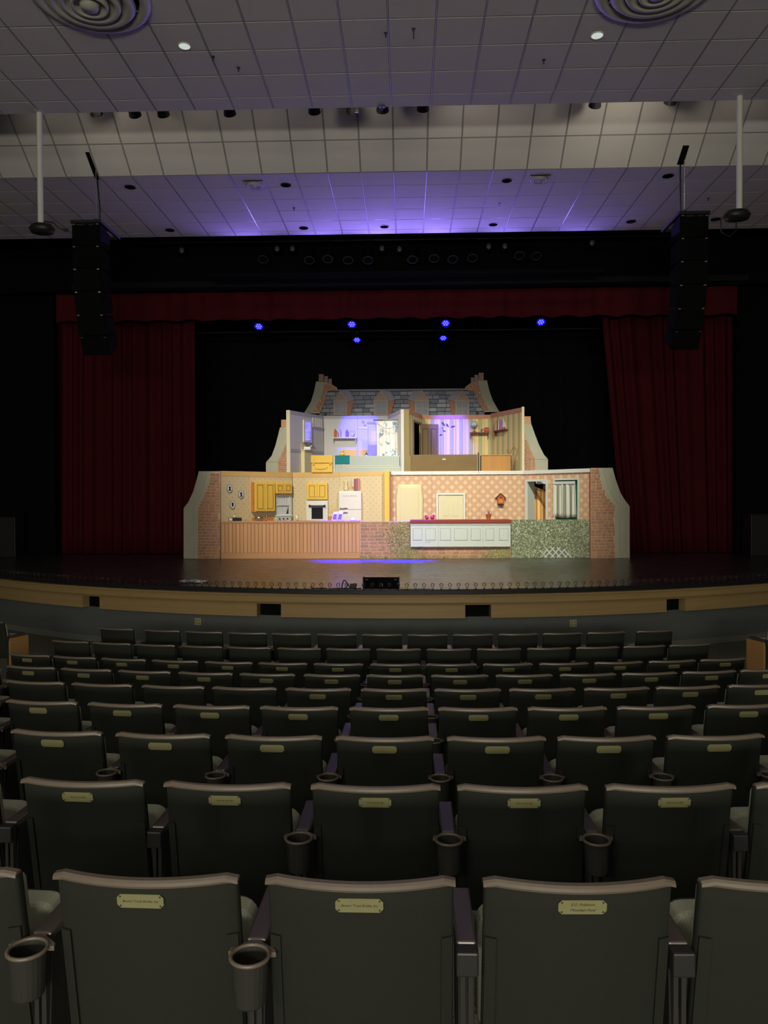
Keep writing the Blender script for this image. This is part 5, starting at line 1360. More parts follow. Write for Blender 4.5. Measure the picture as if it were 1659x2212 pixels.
# ================================================================== CEILING FITTINGS
def onceil(px, py, z): return atZ(px, py, z)
def ringdiff(px, py, z, R, label, n=48, mat=None):
    c = onceil(px, py, z); c.z = z
    t = thing('air_diffuser', label, 'diffuser', c)
    obj('outer_cone', MB().lathe([(R, -.001), (R * .97, -.05), (R * .86, -.075), (R * .80, -.03), (R * .80, -.001)], c, n), mat or M['diffuser'], t, smooth=True)
    for k, (a, d) in enumerate(((.74, .10), (.52, .13), (.32, .15))):
        r = R * a
        obj('ring', MB().lathe([(r, -.06 - d * .2), (r * .92, -.05 - d * .75), (r * .80, -.05 - d * .72), (r * .72, -.03 - d * .2), (r * .78, -.025 - d * .2)], c, n), mat or M['diffuser'], t, smooth=True)
    obj('centre_cap', MB().lathe([(R * .18, -.08), (R * .14, -.17), (.001, -.19)], c, 24), mat or M['diffuser'], t, smooth=True)
    obj('stem', MB().lathe([(R * .05, -.0795), (R * .05, -.001)], c, 10), mat or M['diffuser'], t)
    g = MB()
    for k in range(3):
        a = k * 2.094 + .5; p = c + Zv((math.cos(a) * R * .78, math.sin(a) * R * .78, -.045)); g.tube([c + Zv((0, 0, -.06)), p], .008, 5)
    obj('spokes', g, mat or M['diffuser'], t)
    return t
ringdiff(193, -12, ZC, .72, 'large round ringed air diffuser in the ceiling, upper left')
ringdiff(1421, -40, ZC, .74, 'large round ringed air diffuser in the ceiling, upper right')
M['lens'] = emit('lit_lens', (0.75, 0.85, 0.78), 0.62)
for px, py, q in ((398.5, 98.5, 'left'), (1290, 75.5, 'right')):
    c = onceil(px, py, ZC)
    t = thing('downlight', f'small lit round downlight in the upper ceiling, {q} one', 'ceiling light', c)
    obj('trim_ring', MB().lathe([(.088, -.001), (.086, -.012), (.076, -.012), (.076, -.001)], c, 24), M['whitepaint'], t, smooth=False)
    obj('lens', MB().lathe([(.0755, -.002), (.0755, -.008)], c, 24), M['lens'], t)
for k, (px, py) in enumerate(((281, 404), (617.5, 399.5), (1094.5, 390), (1443, 380), (367, 497), (656, 492.5), (830, 489.5), (1065.5, 485), (1363, 478.5), (1546, 473.5))):
    c = onceil(px, py, ZL)
    row = 'rear row' if py < 450 else 'row by the stage'
    pos = ['leftmost', 'second from left', 'third from left', 'rightmost'][k] if k < 4 else ['leftmost', 'second from left', 'third from left', 'fourth from left', 'fifth from left', 'rightmost'][k - 4]
    r = .095 if k < 4 else .095
    t = thing('downlight', f'unlit black downlight in the lower ceiling, {pos} in the {row}', 'ceiling light', c, 'unlit downlights of the lower ceiling')
    obj('trim_ring', MB().lathe([(r + .012, -.0005), (r + .008, -.008), (r, -.008), (r, -.0005)], c, 20), M['blackplastic'], t)
    obj('dark_opening', MB().lathe([(r - .0005, -.0006), (r - .0005, -.004)], c, 20), M['blackhole'], t)  # black disc painted for the shade inside the open can
for px, py, q in ((550, 399.5, 'left'), (1163.5, 387.5, 'right')):
    c = onceil(px, py, ZL)
    t = thing('ceiling_vent', f'small round ringed vent in the lower ceiling, {q} one', 'vent', c)
    for k, r in enumerate((.16, .115, .07)):
        obj('ring', MB().lathe([(r, -.0005), (r * .97, -.03 - .006 * k), (r * .80, -.035 - .006 * k), (r * .76, -.0005)], c, 24), M['steel'] if 0 else M['diffuser'], t, smooth=True)
    obj('cap', MB().lathe([(.045, -.0005), (.035, -.05), (.001, -.055)], c, 16), M['diffuser'], t, smooth=True)
    s_ = onceil(px, py - 9.5, ZL)
    obj('dark_slot', MB().box((c.x - .19, s_.y - .012, ZL - .006), (c.x + .19, s_.y + .012, ZL - .0005)), M['black'], t)
for k, (px, py, z, lb) in enumerate(((515, 146, ZC, 'upper ceiling, left of the middle'), (1174.5, 129, ZC, 'upper ceiling, right of the middle'), (893.5, 62, ZC, 'upper ceiling, top middle'), (833, 71, ZC, 'upper ceiling, left of the longest one'), (825, 230, ZC, 'upper ceiling, middle edge of the slot'), (635, 449, ZL, 'lower ceiling, left of the middle'), (1079, 440, ZL, 'lower ceiling, right of the middle'), (1530, 428, ZL, 'lower ceiling, far right'), (460, 122, ZC, 'upper ceiling, far left'))):
    c = onceil(px, py, z); dp = .05 if k != 2 else .12
    t = thing('sprinkler_head', f'small dark sprinkler head in the {lb}', 'sprinkler', c)
    obj('escutcheon', MB().lathe([(.026 if k != 4 else .06, -.0005), (.022 if k != 4 else .055, -.010)], c, 14), M['blackplastic'], t)
    obj('nozzle', MB().lathe([(.007, -.0105), (.006, -dp), (.012, -dp - .001), (.012, -dp - .005)], c, 10), M['iron'], t)
# lanterns in the slot
def lantern(px, py, lab, kind):
    Y = 12.62; p = atY(px, py, Y)
    t = thing('slot_lantern', lab, 'stage light', p, 'stage lights in the ceiling slot')
    z = p.z
    ax = Matrix.Rotation(math.radians(90 - 38), 4, 'X')      # barrel axis forward and down
    ax = Matrix.Rotation(math.radians(-(90 + 35)), 4, 'X')
    c = p + Zv((0, 0, .22))
    obj('barrel', MB().lathe([(.075, -.18), (.085, -.10), (.085, .08), (.105, .20), (.10, .201)], c, 14, ax), M['blackplastic'], t, smooth=False)
    obj('yoke', MB().box(c + Zv((-.125, -.015, -.02)), c + Zv((-.115, .015, .26))).box(c + Zv((.115, -.015, -.02)), c + Zv((.125, .015, .26))).box(c + Zv((-.125, -.015, .26)), c + Zv((.125, .015, .27))), M['iron'], t)
    obj('clamp', MB().box(c + Zv((-.03, -.03, .271)), c + Zv((.03, .03, .36))), M['iron'], t)
    if kind: obj('bright_flap', MB().box(c + Zv((.05, .02, -.20)), c + Zv((.11, .03, -.12))), M['silver'], t)
names = ['first', 'second', 'third', 'fourth', 'fifth', 'sixth', 'seventh', 'eighth', 'ninth', 'tenth']
for k, (px, py) in enumerate(((201, 250), (285, 253), (347, 252), (492, 250), (677, 246), (760, 245), (826, 243), (914, 240), (1290, 232), (1455, 225))):
    lantern(px, py, f'black stage lantern peeping from the ceiling slot, {names[k]} from the left', k in (0, 5))
t = thing('lighting_pipe', 'steel pipe inside the ceiling slot carrying the lanterns', 'pipe', (0, 12.62, ZC + .72))
obj('pipe', MB().tube([(-7.5, 12.62, 9.24), (7.5, 12.62, 9.24)], .024, 8), M['iron'], t)
for x in (-6, -2, 2, 6): obj('hanger', MB().tube([(x, 12.62, 9.265), (x, 12.62, 11.2)], .012, 6), M['iron'], t)
# white poles with projectors
for px, pyt, pyb, q, s_ in ((85, 244, 482, 'left', 1), (1598, 208, 452, 'right', -1)):
    top = onceil(px, pyt, ZC); Y = top.y; bot = atY(px, pyb, Y)
    t = thing('ceiling_pole', f'long white pole hanging from the ceiling on the {q}, dark unit below', 'pole', (top.x, Y, bot.z))
    obj('pole', MB().lathe([(.044, 0), (.044, ZC - bot.z - .003)], (top.x, Y, bot.z), 16), M['whitepaint'], t, smooth=False)
    obj('ceiling_plate', MB().lathe([(.09, ZC - bot.z - .0025), (.09, ZC - bot.z - .0005)], (top.x, Y, bot.z), 20), M['tile'], t)
    cxp = atY(px + 6 * s_, pyb + 11, Y)
    tt = thing('antenna_unit', f'dark oval unit with cables under the {q} white pole', 'device', (cxp.x, Y, cxp.z))
    bz = bot.z - .002
    obj('body', MB().lathe([(.05, bz - cxp.z), (.16, bz - cxp.z - .03), (.20, bz - cxp.z - .09), (.17, bz - cxp.z - .15), (.06, bz - cxp.z - .17)], (cxp.x, Y, cxp.z), 20, Matrix.Diagonal((1, .8, 1))), M['blackplastic'], tt, smooth=True)
    pth = [Zv((cxp.x + .06, Y - .05, bz + .01)), Zv((cxp.x + .2, Y - .05, bz - .01)), Zv((cxp.x + .29, Y - .05, bz - .10)), Zv((cxp.x + .36, Y - .04, bz - .12))]
    if s_ < 0:
        pth = [Zv((cxp.x - .12, Y - .06, bz - .05)), Zv((cxp.x - .27, Y - .06, bz - .18)), Zv((cxp.x - .26, Y - .06, bz - .36)), Zv((cxp.x - .14, Y - .06, bz - .43)), Zv((cxp.x - .04, Y - .06, bz - .34)), Zv((cxp.x - .03, Y - .05, bz - .15))]
    obj('cable', MB().tube(pth, .009, 6), M['steel'] if 0 else M['blackplastic'], tt, smooth=True)
    if s_ > 0: obj('plug', MB().box(pth[-1] + Zv((0, -.02, -.02)), pth[-1] + Zv((.07, .02, .015))), M['blackplastic'], tt)
# line array speakers
def array(px0, px1, pyt, q, inner):
    Y0 = 13.75
    A, Bq = atY(px0, pyt, Y0), atY(px1, pyt, Y0); xm = (A.x + Bq.x) / 2; W = Bq.x - A.x; z = A.z
    t = thing('line_array', f'tall black column of hanging loudspeakers at the {q} of the stage', 'loudspeaker', (xm, Y0, z - 2.2))
    obj('bumper_frame', MB().box((A.x, Y0, z - .05), (A.x + .05, Y0 + .95, z)).box((Bq.x - .05, Y0, z - .05), (Bq.x, Y0 + .95, z)).box((A.x + .05, Y0, z - .05), (Bq.x - .05, Y0 + .05, z)).box((A.x + .05, Y0 + .9, z - .05), (Bq.x - .05, Y0 + .95, z)).box((A.x + .05, Y0 + .36, z - .045), (Bq.x - .05, Y0 + .48, z)), M['blackplastic'], t)
    p = Zv((xm, Y0 + .02, z - .06)); ang = 0
    for k, (tilt, hh) in enumerate(((0, .395), (1, .395), (3, .395), (7, .39), (14, .38), (26, .36))):
        ca = math.radians(tilt); R = Matrix.Rotation(ca, 4, 'X')
        # box: front face height hh, tilts its face down
        w2 = W / 2 - .02; dp = .5
        cs = [(-w2, 0, -hh), (w2, 0, -hh), (w2 * .94, dp, -hh + .05), (-w2 * .94, dp, -hh + .05), (-w2, 0, 0), (w2, 0, 0), (w2 * .94, dp, -.05), (-w2 * .94, dp, -.05)]
        b = MB().hexa([p + R @ Zv(c) for c in cs])
        cab = obj('cabinet', b, M['black'], t, bevel=.008)
        g = MB().hexa([p + R @ Zv(c) for c in [(-w2 + .02, -.012, -hh + .02), (w2 - .02, -.012, -hh + .02), (w2 - .02, -.0005, -hh + .02), (-w2 + .02, -.0005, -hh + .02), (-w2 + .02, -.012, -.02), (w2 - .02, -.012, -.02), (w2 - .02, -.0005, -.02), (-w2 + .02, -.0005, -.02)]])
        obj('grille', g, M['black'], cab)
        for sx in (-w2 + .045, w2 - .045):
            obj('pin', MB().hexa([p + R @ Zv(c) for c in [(sx - .022, -.024, -.030), (sx + .022, -.024, -.030), (sx + .022, -.0125, -.030), (sx - .022, -.0125, -.030), (sx - .022, -.024, -.012), (sx + .022, -.024, -.012), (sx + .022, -.0125, -.012), (sx - .022, -.0125, -.012)]]), M['silver'], cab)
        p = p + R @ Zv((0, 0, -hh - .004)) + Zv((0, .012 * k, 0))
    obj('handle_bar', MB().box((xm - .16, Y0 - .012, z - .1), (xm - .02, Y0 - .0005, z - .085)).box((xm + .06, Y0 - .012, z - .1), (xm + .14, Y0 - .0005, z - .085)), M['dkgrey'], t)
    return t, xm, Y0, z, W
def rigging(px_s, top_px, q, arr, seed):
    t0, xm, Y0, z, W = arr
    # black slot in the sloped ceiling face
    pts = []
    for x, y in top_px:
        d = ray(x, y); n_ = nout; tt = (base - CAM).dot(n_) / d.dot(n_); pts.append(CAM + d * tt)
    t = thing('rigging_slot', f'narrow black slot in the sloped ceiling above the {q} loudspeaker', 'slot', sum(pts, Zv((0, 0, 0))) / 4)
    obj('recess', MB().loft([p + nout * .001 for p in pts], [p + nout * .006 for p in pts]), M['black'], t)
    lo = (pts[2] + pts[3]) / 2
    hang = Zv((xm + (.03 if q == 'left' else -.03), Y0 + .42, z))
    t = thing('hoist_chain', f'hoist hook, chain and cable above the {q} loudspeaker', 'hoist', hang)
    obj('hook_block', MB().box(hang + Zv((-.035, -.035, .002)), hang + Zv((.035, .035, .16))), M['iron'], t, bevel=.01)
    mid = (pts[0] + pts[2]) / 2
    obj('chain', MB().tube([hang + Zv((0, 0, .161)), Zv((hang.x, hang.y, 8.62))], .007, 6), M['steel'], t)
    ex = .05 if q == 'left' else -.05
    obj('cable', MB().tube([hang + Zv((ex * 1.2, 0, .002)), Zv((hang.x + ex * 1.4, hang.y, z + .35)), lo + nout * .02], .014, 6), M['blackplastic'], t, smooth=True)
a1 = array(151.5, 217.5, 475, 'left', 1); rigging(0, [(184, 328.5), (193, 328.5), (215, 387.5), (206, 387.5)], 'left', a1, 1)
a2 = array(1467, 1534.5, 456, 'right', -1); rigging(0, [(1475.5, 314), (1489, 314), (1476, 355.5), (1462, 355.5)], 'right', a2, 2)

# ================================================================== STAGE LIGHTS
M['led'] = emit('blue_led_face', (0.008, 0.004, 1.0), 0.75)
M['ledhot'] = emit('blue_led_lens', (0.16, 0.16, 1.0), 1.6)
def hangpipe(name, label, Y, z, x0, x1, xs, top=12.0):
    t = thing(name, label, 'pipe', ((x0 + x1) / 2, Y, z))
    obj('pipe', MB().tube([(x0, Y, z), (x1, Y, z)], .024, 8), M['iron'], t)
    for x in xs: obj('hanger', MB().tube([(x, Y, z + .025), (x, Y, top)], .008, 5), M['iron'], t)
zp1 = atY(830, 700, 20.5).z + .42; zp2 = atY(830, 733, 22.6).z + .25
hangpipe('lighting_pipe', 'dark pipe behind the valance carrying four blue lamps', 20.5, zp1, -6.5, 6.5, (-6, -2, 2, 6))
hangpipe('lighting_pipe', 'dark upstage pipe carrying two blue lamps', 22.6, zp2, -6.5, 6.5, (-6, -2, 2, 6))
def ledpar(px, py, Y, zp, lab):
    p = atY(px, py, Y); x = p.x
    t = thing('blue_lamp', lab, 'stage light', p, 'blue stage lamps in the opening')
    ax = Matrix.Rotation(math.radians(180 + 42), 4, 'X') if Y < 21.5 else Matrix.Rotation(math.radians(180 + 34), 4, 'X')
    # local +z of the can points down and towards the audience
    dr = (ax @ Zv((0, 0, 1)))
    if dr.y > 0: ax = Matrix.Rotation(math.radians(180 - 42), 4, 'X') if Y < 21.5 else Matrix.Rotation(math.radians(180 - 34), 4, 'X'); dr = ax @ Zv((0, 0, 1))
    r = .115
    obj('can', MB().lathe([(.05, -.22), (r, -.16), (r + .01, .0), (r + .012, .018), (r, .018), (r, -.002), (.02, -.003)], p, 18, ax), M['blackplastic'], t, smooth=False)
    obj('face', MB().lathe([(r - .002, -.001), (r - .002, .004), (.001, .0041)], p, 18, ax), M['led'], t)
    rot = ax.to_3x3()
    for k in range(7):
        a = k * math.pi / 3; rr = 0 if k == 6 else .062
        c = p + rot @ Zv((rr * math.cos(a), rr * math.sin(a), .0045))
        obj('lens', MB().lathe([(.024, 0), (.018, .008), (.001, .011)], c, 10, ax), M['ledhot'], t)
    b0 = p + rot @ Zv((0, 0, -.08))
    obj('yoke', MB().tube([b0 + Zv((-r - .02, 0, 0)), b0 + Zv((-r - .02, 0, .16)), Zv((x - .05, Y, zp - .06)), Zv((x + .05, Y, zp - .06)), b0 + Zv((r + .02, 0, .16)), b0 + Zv((r + .02, 0, 0))], .008, 5), M['iron'], t)
    obj('clamp', MB().box((x - .03, Y - .03, zp - .055), (x + .03, Y + .03, zp - .024)), M['iron'], t)
for (px, py), q in zip(((559, 705), (760, 700.5), (962.5, 698), (1168.5, 695.5)), ('leftmost', 'second from left', 'third from left', 'rightmost')):
    ledpar(px, py, 20.5, zp1, f'glowing blue stage lamp just under the valance, {q} of four')
for px, py, q in ((771, 734, 'left'), (957.5, 730, 'right')): ledpar(px, py, 22.6, zp2, f'glowing blue stage lamp on the lower upstage pipe, {q} of two')
# real light of the blue lamps
LEDB = (0.008, 0.003, 1.0)
for px, py, Y, aim, e, sz, c_ in ((760, 712, 20.3, (-1.30, 21.88, 4.30), 3000, 27, (.06, .05, 1.0)), (962.5, 710, 20.3, (1.25, 21.88, 4.30), 4200, 27, (.06, .05, 1.0)), (760, 714, 20.2, (-1.5, 18.40, STG), 52000, 18, LEDB), (962.5, 712, 20.2, (-.1, 18.40, STG), 52000, 18, LEDB)):
    lamp('SPOT', atY(px, py, Y), aim, e, c_, spot_size=math.radians(sz), spot_blend=1.0, shadow_soft_size=.03)
# dim fixtures under the header
zp3 = atY(830, 562, 18.8).z + .5
hangpipe('lighting_pipe', 'dark pipe under the black header carrying par cans', 18.8, zp3, -6.5, 6.5, (-6, -2, 2, 6), 12.0)
M['rimgrey'] = pm('par_rim', (.05, .05, .06), .4)
pl_ = ((568, 560), (668, 562), (708, 559.5), (752, 562), (795, 562), (891, 560.5), (937.5, 558), (978, 560), (1020.5, 557), (1122, 552), (1158.5, 553))
for k, (px, py) in enumerate(pl_):
    p = atY(px, py, 18.8); ax = Matrix.Rotation(math.radians(180 - 30), 4, 'X')
    if (ax @ Zv((0, 0, 1))).y > 0: ax = Matrix.Rotation(math.radians(180 + 30), 4, 'X')
    t = thing('par_can', f'unlit dark par can with a grey rim below the black header, {names[k] if k < 10 else "eleventh"} from the left', 'stage light', p, 'unlit par cans under the header')
    obj('can', MB().lathe([(.06, -.30), (.10, -.26), (.115, -.02), (.115, .0), (.10, .0), (.10, -.02), (.02, -.021)], p, 18, ax), M['black'], t)
    obj('rim', MB().tube([p + ax.to_3x3() @ Zv((.118 * math.cos(q * .349), .118 * math.sin(q * .349), .004)) for q in range(18)], .009, 6, closed=True), M['rimgrey'], t)
    b0 = p + ax.to_3x3() @ Zv((0, 0, -.15))
    obj('yoke', MB().tube([b0 + Zv((-.14, 0, 0)), b0 + Zv((-.14, 0, .12)), Zv((p.x, 18.8, zp3 - .022)), b0 + Zv((.14, 0, .12)), b0 + Zv((.14, 0, 0))], .007, 5), M['black'], t)
M['dimglass'] = pm('lens_glass', (.12, .12, .115), .4, var=.1)
for k, (px, py) in enumerate(((391.5, 540), (598, 536.5), (631, 536), (825, 535.5), (863, 537), (1056, 531.5), (1091, 531), (1279.5, 523.5))):
    p = atY(px, py, 19.3)
    t = thing('fresnel_lamp', f'dim grey lens of an unlit lamp on the black header, {names[k]} from the left', 'stage light', p, 'dim lenses on the header')
    obj('housing', MB().box((p.x - .10, 19.33, p.z - .10), (p.x + .10, 19.598, p.z + .12)), M['black'], t, bevel=.01)
    obj('lens', MB().ball(Zv((p.x, 19.325, p.z)), .062, 14, 8, (1, .35, 1.15)), M['dimglass'], t, smooth=True)

# batten added with hidden spots to tint the lower ceiling blue
bt = thing('added_batten', 'added black batten under the ceiling edge, shining blue upwards', 'stage light', (0, 18.25, CZ + 5.25))
obj('trough', MB().box((-4.6, 18.1, CZ + 5.22), (4.6, 18.4, CZ + 5.25)).box((-4.6, 18.1, CZ + 5.25), (4.6, 18.12, CZ + 5.30)).box((-4.6, 18.38, CZ + 5.25), (4.6, 18.4, CZ + 5.30)), M['black'], bt)
for x in (-4, 0, 4): obj('hanger', MB().tube([(x, 18.39, CZ + 5.29), (x, 18.42, 12)], .008, 5), M['black'], bt)
for x, e in ((-3.6, 95), (-1.9, 125), (-.6, 210), (.7, 210), (2.2, 115), (3.8, 75)):
    lamp('SPOT', (x, 18.2, CZ + 5.315), (x * 1.05, 14.6, CZ + 5.85), e, (0.27, 0.19, 1.0), spot_size=math.radians(130), spot_blend=1.0, shadow_soft_size=0.0)

# ================================================================== THINGS ON THE STAGE
c0, c1 = atY(783.5, 1270, 12.75), atY(863, 1270, 12.75); zt = atY(823, 1247.5, 12.75).z
t = thing('stage_monitor', 'black wedge loudspeaker standing at the middle of the stage edge', 'loudspeaker', ((c0.x + c1.x) / 2, 12.75, STG))
x0, x1 = c0.x + .012, c1.x - .012
pf = [(12.75, STG + .002), (13.2, STG + .002), (13.1, zt - .03), (12.77, zt)]
obj('cabinet', MB().loft([(x0, y, z) for y, z in pf], [(x1, y, z) for y, z in pf]), M['black'], t, bevel=.006)
for xa, xb in ((x0 - .014, x0 - .0005), (x1 + .0005, x1 + .014)):
    obj('side_cheek', MB().loft([(xa, y, z) for y, z in [(12.74, STG + .002), (13.21, STG + .002), (13.11, zt - .02), (12.76, zt + .01)]], [(xb, y, z) for y, z in [(12.74, STG + .002), (13.21, STG + .002), (13.11, zt - .02), (12.76, zt + .01)]]), M['iron'], t)
for xa in (x0 + .03, x1 - .08): obj('handle_recess', MB().box((xa, 12.744, STG + .13), (xa + .05, 12.7495, STG + .15)), M['iron'], t)
# cables
YCB = 12.5
def cable(pts, r, lab, nm='cable', mat='blackplastic', Y=YCB):
    P = [atY(x, y, Y) for x, y in pts]
    # smooth
    q = []
    for i in range(len(P) - 1):
        p0, p1, p2, p3 = P[max(i - 1, 0)], P[i], P[i + 1], P[min(i + 2, len(P) - 1)]
        for s_ in range(5):
            u = s_ / 5; q.append(.5 * ((2 * p1) + (p2 - p0) * u + (2 * p0 - 5 * p1 + 4 * p2 - p3) * u * u + (3 * p1 - p0 - 3 * p2 + p3) * u ** 3))
    q.append(P[-1])
    for v in q: v.z = max(v.z, STG + r + .001)
    return tag(obj(nm, MB().tube(q, r, 6), M[mat], smooth=True, loc=(q[0].x, Y, STG)), lab, 'cable', 'cables at the stage edge')
cable([(738, 1275), (739.5, 1262), (743, 1253.8), (748, 1257), (756, 1269), (758, 1274)], .010, 'black cable loop standing up left of the wedge loudspeaker')
cable([(743, 1271), (748, 1268), (750, 1262), (748, 1258)], .008, 'short thin cable inside the standing loop', Y=12.52)
cable([(655, 1276), (668, 1275), (676, 1272), (690, 1271), (700, 1272), (712, 1275), (722, 1274), (735, 1274)], .011, 'black cable lying along the stage edge at the left')
cable([(671, 1266), (674, 1270), (683, 1271), (700, 1270.5), (710, 1273), (716, 1275)], .010, 'black cable with raised end left of the loop', Y=12.46)
cable([(716, 1272), (730, 1274), (748, 1273), (770, 1275), (781, 1273.5)], .012, 'black cable running to the wedge loudspeaker', Y=12.55)
pb0 = atY(763, 1273, 12.6)
tag(obj('connector_box', MB().box((pb0.x - .05, 12.56, STG + .001), (pb0.x + .05, 12.64, STG + .09)), M['blackplastic'], bevel=.008, loc=(pb0.x, 12.6, STG)), 'small black connector box beside the wedge loudspeaker', 'box')
cable([(866, 1276), (880, 1275.5), (905, 1276), (930, 1276)], .007, 'thin cable right of the wedge loudspeaker', Y=12.5)
# crumpled paper
pp = [(386, 1256.5), (398, 1254.5), (410, 1255.5), (424, 1254.5), (452, 1256), (446, 1258.5), (434, 1258), (425, 1260.5), (412, 1258.3), (398, 1260.5)]
P = [atZ(x, y, STG + .006) for x, y in pp]; c = sum(P, Zv((0, 0, 0))) / len(P)
b = MB(); rnd = random.Random(5)
b.v = [Zv((p.x, p.y, STG + .006 + rnd.uniform(0, .03))) for p in P] + [Zv((p.x * .5 + c.x * .5, p.y * .5 + c.y * .5, STG + .012 + rnd.uniform(0, .04))) for p in P] + [Zv((c.x, c.y, STG + .03))]
n = len(P); b.f = [(i, (i + 1) % n, n + (i + 1) % n, n + i) for i in range(n)] + [(n + i, n + (i + 1) % n, 2 * n) for i in range(n)]
tag(obj('crumpled_paper', b, pm('paper', (.75, .76, .74), .8, var=.04), loc=(c.x, c.y, STG), solid=.004), 'crumpled white paper lying on the stage left of the middle', 'paper')
# dark cabinets at the stage sides
for px, q in ((14, 'left'), (1642, 'right')):
    p = atY(px, 1150, 19.4)
    t = thing('side_speaker', f'black loudspeaker cabinet standing in the dark at the far {q} of the stage', 'loudspeaker', (p.x, 19.4, STG))
    obj('cabinet', MB().box((p.x - .22, 19.4, STG + .002), (p.x + .22, 19.9, STG + 1.05)), M['blackplastic'], t, bevel=.01)
    obj('grille', MB().box((p.x - .19, 19.385, STG + .05), (p.x + .19, 19.3995, STG + 1.0)), M['dkgrey'] if 0 else M['iron'], t)

# ================================================================== SEATS
BH = .86; HW = .232; PITCH = .533
def by(x, z): return -.045 * (1 - (x / HW) ** 2) + (BH - z) * .17
def shell(x0, x1, z0, z1, n0, n1, nx=12, nz=8, edge=0):
    """curved plate following the back; n0 rear offset, n1 front offset"""
    b = MB(); w_ = nx + 1
    for off in (n0, n1):
        for j in range(nz + 1):
            z = z0 + (z1 - z0) * j / nz
            for i in range(nx + 1):
                x = x0 + (x1 - x0) * i / nx; b.v.append(Zv((x, by(x, z) + off, z)))
    m_ = w_ * (nz + 1)
    for j in range(nz):
        for i in range(nx):
            a = j * w_ + i; b.f.append((a, a + w_, a + w_ + 1, a + 1)); b.f.append((m_ + a, m_ + a + 1, m_ + a + w_ + 1, m_ + a + w_))
    per = [i for i in range(nx)] + [j * w_ + nx for j in range(nz)] + [nz * w_ + i for i in range(nx, 0, -1)] + [j * w_ for j in range(nz, 0, -1)]
    for k in range(len(per)):
        a, c = per[k], per[(k + 1) % len(per)]; b.f.append((a, c, m_ + c, m_ + a))
    return b
def fin(b, name, mat, smooth=False, bev=0):
    me = b.mesh(name); me.materials.append(mat)
    if bev:
        bm = bmesh.new(); bm.from_mesh(me)
        ed = [e for e in bm.edges if len(e.link_faces) == 2 and e.calc_face_angle(0) > .6]
        bmesh.ops.bevel(bm, geom=ed, offset=bev, segments=2, affect='EDGES', profile=.5); bm.to_mesh(me); bm.free()
    if smooth:
        for p in me.polygons: p.use_smooth = True
    return me
P_ = {}
P_['backrest'] = fin(shell(-HW, HW, .36, BH - .016, 0, .032), 'backrest', M['seatback'], bev=.008, smooth=True)
P_['side_flange'] = fin(shell(-HW + .003, -HW + .030, .36, .70, -.008, -.0005, 2, 4), 'side_flange', M['seatback'])
P_['side_flange_r'] = fin(shell(HW - .030, HW - .003, .36, .70, -.008, -.0005, 2, 4), 'side_flange', M['seatback'])
# brown rail capping the back
b = MB(); nx = 16; prof = [(-.008, -.016), (-.011, -.010), (-.010, -.002), (-.004, .003), (.012, .003), (.017, -.002), (.017, -.016)]
for i in range(nx + 1):
    x = -HW - .004 + (2 * HW + .008) * i / nx; e = abs(i - nx / 2) / (nx / 2); dz = -.010 * max(0, (e - .93) / .07)
    for o_, zz in prof: b.v.append(Zv((x, by(min(HW, max(-HW, x)), BH) + o_ , BH + (zz + dz if zz > -.012 else zz))))
k = len(prof)
for i in range(nx):
    for j in range(k): b.f.append((i * k + j, i * k + (j + 1) % k, (i + 1) * k + (j + 1) % k, (i + 1) * k + j))
b.f.append(tuple(range(k))); b.f.append(tuple(nx * k + j for j in range(k)))
P_['top_rail'] = fin(b, 'top_rail', M['rail'])
P_['front_pad'] = fin(shell(-HW + .015, HW - .015, .40, BH - .04, .0325, .085, 8, 6), 'front_pad', M['weave'], bev=.02, smooth=True)
# tip-up seat, folded
def rrect(w_, z0, z1, r, n=5):
    q = []
    for cx_, cz_, a0 in ((w_ - r, z1 - r, 0), (-w_ + r, z1 - r, 90), (-w_ + r * .5, z0 + r * .5, 180), (w_ - r * .5, z0 + r * .5, 270)):
        rr = r if a0 < 180 else r * .5
        for i in range(n + 1):
            a = math.radians(a0 + 90 * i / n); q.append((cx_ + rr * math.cos(a), cz_ + rr * math.sin(a)))
    return q
rr_ = rrect(.228, .34, .655, .06)
P_['seat'] = fin(MB().loft([(x, .20 + .05 * (z - .36), z) for x, z in rr_], [(x, .28 + .05 * (z - .36), z) for x, z in rr_]), 'seat', M['weave'], bev=.012)
r2 = rrect(.22, .36, .645, .06)
P_['seat_shell'] = fin(MB().loft([(x, .2805 + .05 * (z - .36), z) for x, z in r2], [(x, .297 + .05 * (z - .36), z) for x, z in r2]), 'seat_shell', M['iron'])
AX = PITCH / 2
P_['armrest'] = fin(MB().loft([(AX - .026, .055, .640), (AX + .026, .055, .640), (AX + .028, .325, .644), (AX - .028, .325, .644)], [(AX - .026, .055, .666), (AX + .026, .055, .666), (AX + .028, .325, .670), (AX - .028, .325, .670)]), 'armrest', M['armplastic'], bev=.006)
P_['standard'] = fin(MB().loft([(AX - .02, .03, -.04), (AX - .02, .20, -.04), (AX - .02, .28, .639), (AX - .02, .075, .639)], [(AX + .02, .03, -.04), (AX + .02, .20, -.04), (AX + .02, .28, .639), (AX + .02, .075, .639)]), 'standard', M['iron'])
P_['rear_post'] = fin(MB().box((AX - .016, .045, .25), (AX - .004, .066, .62)).box((AX + .004, .045, .25), (AX + .016, .066, .62)), 'rear_post', M['cup'])
cz_ = .660; cy_ = -.012
P_['cup_holder'] = fin(MB().lathe([(.036, -.115), (.040, -.11), (.0455, .0), (.0425, .0), (.0375, -.105), (.001, -.106)], (AX, cy_, cz_), 22), 'cup_holder', M['cup'], smooth=False)
b = MB().tube([Zv((AX + .0475 * math.cos(q * .2856), cy_ + .0475 * math.sin(q * .2856), cz_ + .002)) for q in range(22)], .0055, 6, closed=True)
P_['holder_ring'] = fin(b, 'holder_ring', M['rail'], smooth=True)
